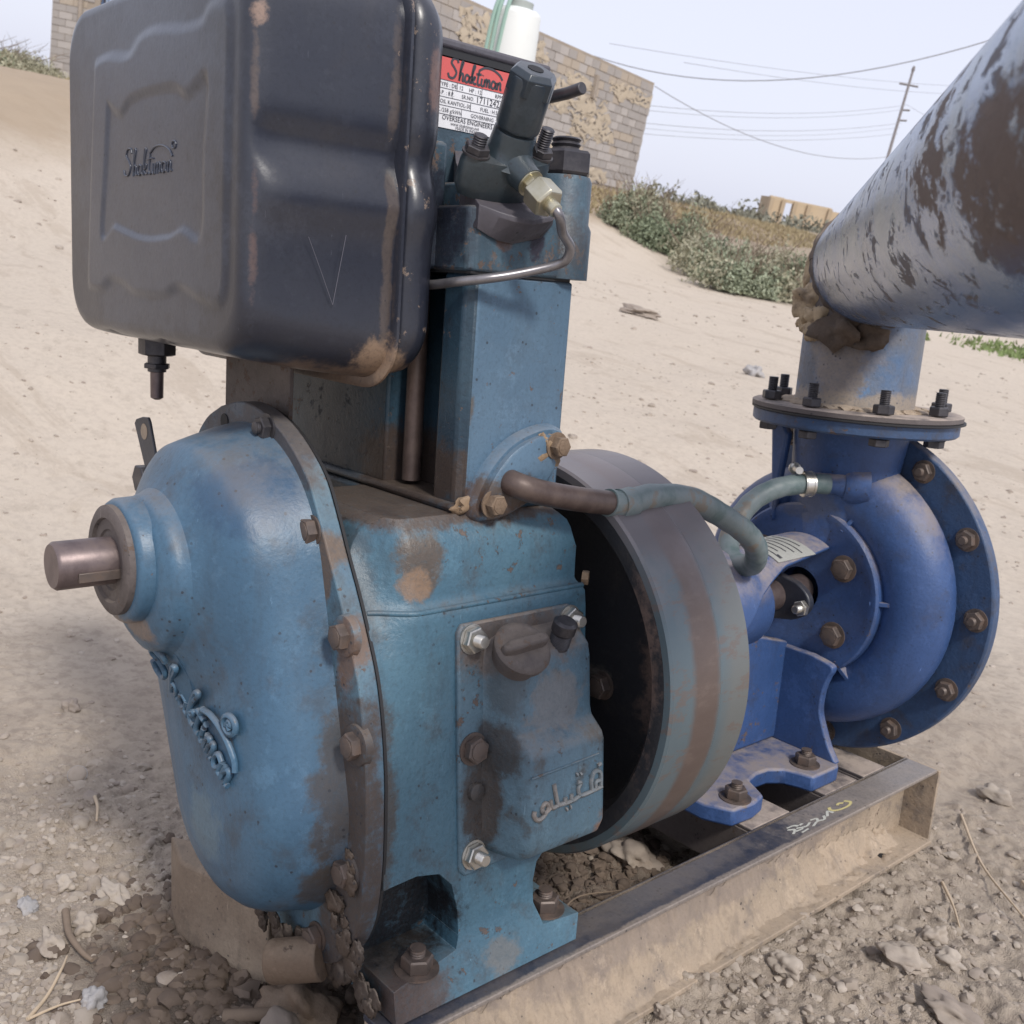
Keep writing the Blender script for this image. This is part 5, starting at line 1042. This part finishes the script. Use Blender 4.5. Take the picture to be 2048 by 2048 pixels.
# utility pole and wires
PX_, PY_ = -28.4, 47.6
po = thing('utility_pole', (PX_, PY_, 0), 'slender grey utility pole far away between the building and the pipe', 'utility pole', False)
PM_ = flat('pole_grey', (.22, .20, .20), .7)
top = Vector((-29.14, 48.85, 8.95)); bot = Vector((-27.9, 46.8, -.6))
part('pole', tube([bot, top], [.10, .06], 10), PM_, po, 60)
pt = lambda h: bot + (top - bot) * ((h + .6) / 9.55)
part('cross_arm', tube([pt(8.3) + Vector((-.35, -.3, 0)), pt(8.3) + Vector((.35, .3, 0))], .05, 6), PM_, po, 40); part('insulator', lathe([(.07, 0), (.09, .1), (.05, .25)], tuple(top), (0, 0, 1), 8), PM_, po, 40)
for k in range(2): part('bracket', tube([pt(7.1 - k * .5), pt(7.1 - k * .5) + Vector((.3, .25, .05))], .05, 6), PM_, po, 40)
WM = flat('wire_grey', (.30, .30, .32), .6)
def wire(label, a_, b_, sag, r, n=20):
    a_, b_ = Vector(a_), Vector(b_); P = [a_.lerp(b_, i / n) - Vector((0, 0, sag * 4 * (i / n) * (1 - i / n))) for i in range(n + 1)]
    o = part('overhead_wire', tube(P, r * .55, 5), WM, None, 70); tag(o, label, 'wire', 'overhead wires'); return o
WPTS = [('thick overhead cable sagging across the sky to the big pipe', (-25.15, 23.66, 4.56), (-12.51, 27.26, 6.88), 1.1, 0.028), ('slack cable from the building corner down to the foot of the pole', (-21.7, 23.09, 3.77), (-27.89, 46.64, 4.7), 0.75, 0.024), ('uppermost thin wire, from the building roof towards the pipe', (-24.18, 23.31, 4.89), (-30.65, 61.68, 10.59), 0.3, 0.014), ('thin wire just below the thick cable', (-23.25, 25.8, 4.91), (-30.51, 61.66, 10.22), 0.3, 0.014), ('upper thin wire passing the middle of the pole', (-25.25, 26.13, 3.55), (-28.72, 48.54, 7.37), 0.35, 0.016), ('second thin wire across the middle of the pole', (-25.3, 25.98, 3.37), (-28.71, 48.45, 7.15), 0.35, 0.014), ('third thin wire, at the lower half of the pole', (-25.27, 25.82, 2.95), (-28.6, 48.25, 6.48), 0.35, 0.016), ('fourth thin wire, at the lower half of the pole', (-25.21, 25.81, 2.78), (-28.56, 48.2, 6.27), 0.35, 0.012), ('lowest thin wire above the distant scrub', (-25.26, 25.66, 2.58), (-28.51, 48.1, 5.96), 0.3, 0.014), ('thin wire running right from the pole behind the pipe', (-28.72, 48.54, 7.37), (-23.49, 48.99, 6.43), 0.3, 0.014)]
for w_ in WPTS: wire(*w_)
# ============================================================ SCRUB
def leafmat(name, c1, c2):
    m = NT(name); oi = m.noise(3.5, 3); c = m.mix(m.ramp(oi, .35, .65), c1, c2); c = m.mix(m.math('MULTIPLY', m.noise(22, 2, lo=.5, hi=.7), .5), c, tuple(x * 1.6 for x in c2)); return m.done(c, .75, 0, None, .2)
LM = [leafmat('leaf_dusty', (.25, .28, .19), (.32, .35, .25)), leafmat('leaf_green', (.20, .235, .155), (.26, .295, .20)), leafmat('leaf_olive', (.30, .29, .20), (.36, .34, .25))]
def bushmesh(name, blobs, n, ls, mat, seed):
    rg = np.random.default_rng(seed); V_, F_l = [], []; tot = sum(b[3] * b[4] for b in blobs); idx = 0; VV = []
    for (x, y, z, rx, rz) in blobs:
        k = int(n * rx * rz / tot); u = rg.normal(size=(k, 3)); u /= np.linalg.norm(u, axis=1)[:, None]; u[:, 2] = np.abs(u[:, 2]) * 1.0 - .12
        rad_ = rg.random(k) ** .38 * (1 + .28 * np.sin(u[:, 0] * 7 + seed) * np.cos(u[:, 1] * 6 + x)); c_ = np.array([x, y, z]) + u * rad_[:, None] * np.array([rx, rx, rz])
        d1 = rg.normal(size=(k, 3)); d1 += np.array([0, 0, .8]); d1 /= np.linalg.norm(d1, axis=1)[:, None]; d2 = np.cross(d1, rg.normal(size=(k, 3))); d2 /= np.linalg.norm(d2, axis=1)[:, None]
        s_ = ls * (.6 + .9 * rg.random(k))[:, None]; VV.append(np.stack([c_ - d1 * s_, c_ + d2 * s_ * .45, c_ + d1 * s_, c_ - d2 * s_ * .45], 1).reshape(-1, 3))
    Vq = np.concatenate(VV); Fq_ = np.arange(len(Vq)).reshape(-1, 4); me = fastmesh(name, Vq, Fq_); me.materials.append(mat); return me
def bush(x, y, w, h, label, mat, seed, n=5200, ls=.045, cat='bush', group='green bushes below the building'):
    z = float(hterrain(np.array([x]), np.array([y]))[0]); rd2 = random.Random(seed)
    t = thing('scrub_bush', (x, y, z), label, cat, False, group); bl2 = []
    for k in range(11): a_ = rd2.uniform(0, 2 * PI); q = rd2.uniform(.0, .72) * w; hh = h * rd2.uniform(.35, 1.0) * (1 - .35 * q / w); bl2.append((x + q * math.cos(a_), y + q * math.sin(a_), z + hh * .12, w * rd2.uniform(.26, .46), hh))
    o = part('foliage', None, None, t, me=bushmesh('foliage', bl2, n, ls, mat, seed)); o['kind'] = 'stuff'
    bl3 = [(q[0] + rd2.uniform(-.3, .3) * w, q[1] + rd2.uniform(-.3, .3) * w, q[2], q[3] * 1.15, q[4] * 1.22) for q in bl2[::2]]
    o = part('dry_foliage', None, None, t, me=bushmesh('dry_foliage', bl3, n // 4, ls * 1.1, LM[2], seed + 50)); o['kind'] = 'stuff'
    b = MB()
    for k in range(30): a_ = rd2.uniform(0, 2 * PI); r_ = w * rd2.uniform(.3, 1.05); hh = h * rd2.uniform(.7, 1.35); b.add(tube([(x + .3 * r_ * math.cos(a_), y + .3 * r_ * math.sin(a_), z + hh * .3), (x + .75 * r_ * math.cos(a_ + .1), y + .75 * r_ * math.sin(a_ + .1), z + hh * .75), (x + r_ * math.cos(a_ - .1), y + r_ * math.sin(a_ - .1), z + hh)], [.009, .006, .002], 4))
    for k in range(14): a_ = rd2.uniform(0, 2 * PI); r_ = w * rd2.uniform(.2, .7); b.add(tube([(x, y, z - .05), (x + .5 * r_ * math.cos(a_), y + .5 * r_ * math.sin(a_), z + h * .3), (x + r_ * math.cos(a_), y + r_ * math.sin(a_), z + h * .7)], [.02, .012, .004], 5))
    part('stem', b, TD, t, 60)
for a_ in (
    (-13.6, 14.2, 1.05, .95, 'leftmost green bush of the row, half hidden by the cylinder head', LM[0], 1),
    (-12.9, 14.4, 1.0, 1.0, 'dark green bush second from the left, below the building corner', LM[1], 2),
    (-12.2, 14.6, 1.1, 1.05, 'tallest bush of the green row, dark and dense', LM[1], 3),
    (-11.1, 13.9, 1.05, .9, 'pale dusty green bush in the middle of the row', LM[0], 4),
    (-10.1, 13.5, 1.0, .85, 'loose pale bush right of the middle of the row', LM[0], 5),
    (-9.0, 12.5, .95, .75, 'front bush of the row, nearest the sand, light green', LM[0], 6),
    (-9.6, 14.9, 1.0, .85, 'dark olive bush beside the left end of the big pipe', LM[1], 7),
    (-8.3, 13.4, .8, .5, 'low yellowish bush at the right end of the row against the pipe', LM[2], 8),
    (-11.6, 16.4, 1.2, .9, 'dull bush behind the middle of the row', LM[2], 9),
    (-16.2, 17.6, 1.1, .8, 'small dusty bush up on the bank near the cylinder head', LM[2], 10),
    (-22.6, 4.2, 1.6, .55, 'low green bush at the left edge of the picture, nearer one', LM[0], 11),
    (-31.5, 7.6, 2.4, .8, 'grey green bush on the rise left of the tall building', LM[2], 12)):
    bush(a_[0] - .5, a_[1] + .7, a_[2] * .85, a_[3] * .9, *a_[4:], n=9000, ls=.032)

# far scrub along the horizon, one mass
VV = []
for k in range(330):
    u = rng.random(); d_ = rng.uniform(55, 160); az = R(rng.uniform(92, 185)); x, y = CAMW.x + d_ * math.cos(az), CAMW.y + d_ * math.sin(az)
    if k < 60: az = R(rng.uniform(122, 131)); d_ = rng.uniform(60, 120); x, y = CAMW.x + d_ * math.cos(az), CAMW.y + d_ * math.sin(az)
    z = float(hterrain(np.array([x]), np.array([y]), False)[0]); VV.append((x, y, z, rng.uniform(.6, 1.8), rng.uniform(.35, 1.3)))
o = bpy.data.objects.new('distant_scrub', bushmesh('distant_scrub', VV, 26000, .16, leafmat('leaf_far', (.17, .175, .14), (.24, .23, .18)), 5)); col.objects.link(o); tag(o, 'line of distant scrub and low trees along the horizon', 'scrub', kind='stuff')
# dry grass on the bank
VV = []; k = 0
while k < 14000:
    s_ = rng.uniform(9, 34); n = rng.uniform(.2, 7.5) if rng.random() < .7 else rng.uniform(-14, 7); x, y = WA + WU * s_ + WN * n
    if s_ < wlen and -8 < n < .2: continue
    if n > 3.2: continue
    VV.append((x, y)); k += 1
VV = np.array(VV); Zg = hterrain(VV[:, 0], VV[:, 1]); base = np.column_stack([VV, Zg]); dirs = rng.normal(size=(len(VV), 3)) * .35 + np.array([0, 0, 1]); hh = rng.uniform(.03, .13, len(VV))[:, None]; side = np.column_stack([rng.normal(size=(len(VV), 2)), np.zeros(len(VV))]); side /= np.linalg.norm(side, axis=1)[:, None]
Vg = np.stack([base - side * .03, base + side * .03, base + dirs * hh], 1).reshape(-1, 3); me = fastmesh('dry_grass', Vg, np.arange(len(Vg)).reshape(-1, 3)); me.materials.append(leafmat('grass_dry', (.36, .29, .18), (.30, .25, .15)))
o = bpy.data.objects.new('dry_grass', me); col.objects.link(o); tag(o, 'dry yellow grass on the bank below the block building', 'grass', kind='stuff')
n_ = 1500; gx = rng.normal(-5.75, .5, n_); gy = rng.normal(16.6, .9, n_); gz = hterrain(gx, gy); base = np.column_stack([gx, gy, gz]); dirs = rng.normal(size=(n_, 3)) * .4 + np.array([0, 0, 1]); side = rng.normal(size=(n_, 3)) * .02
Vg = np.stack([base - side, base + side, base + dirs * .07], 1).reshape(-1, 3); me = fastmesh('green_grass', Vg, np.arange(len(Vg)).reshape(-1, 3)); me.materials.append(leafmat('grass_green', (.14, .19, .07), (.19, .24, .10)))
o = bpy.data.objects.new('green_grass', me); col.objects.link(o); tag(o, 'patch of fresh green grass far behind the pump under the big pipe', 'grass', kind='stuff')
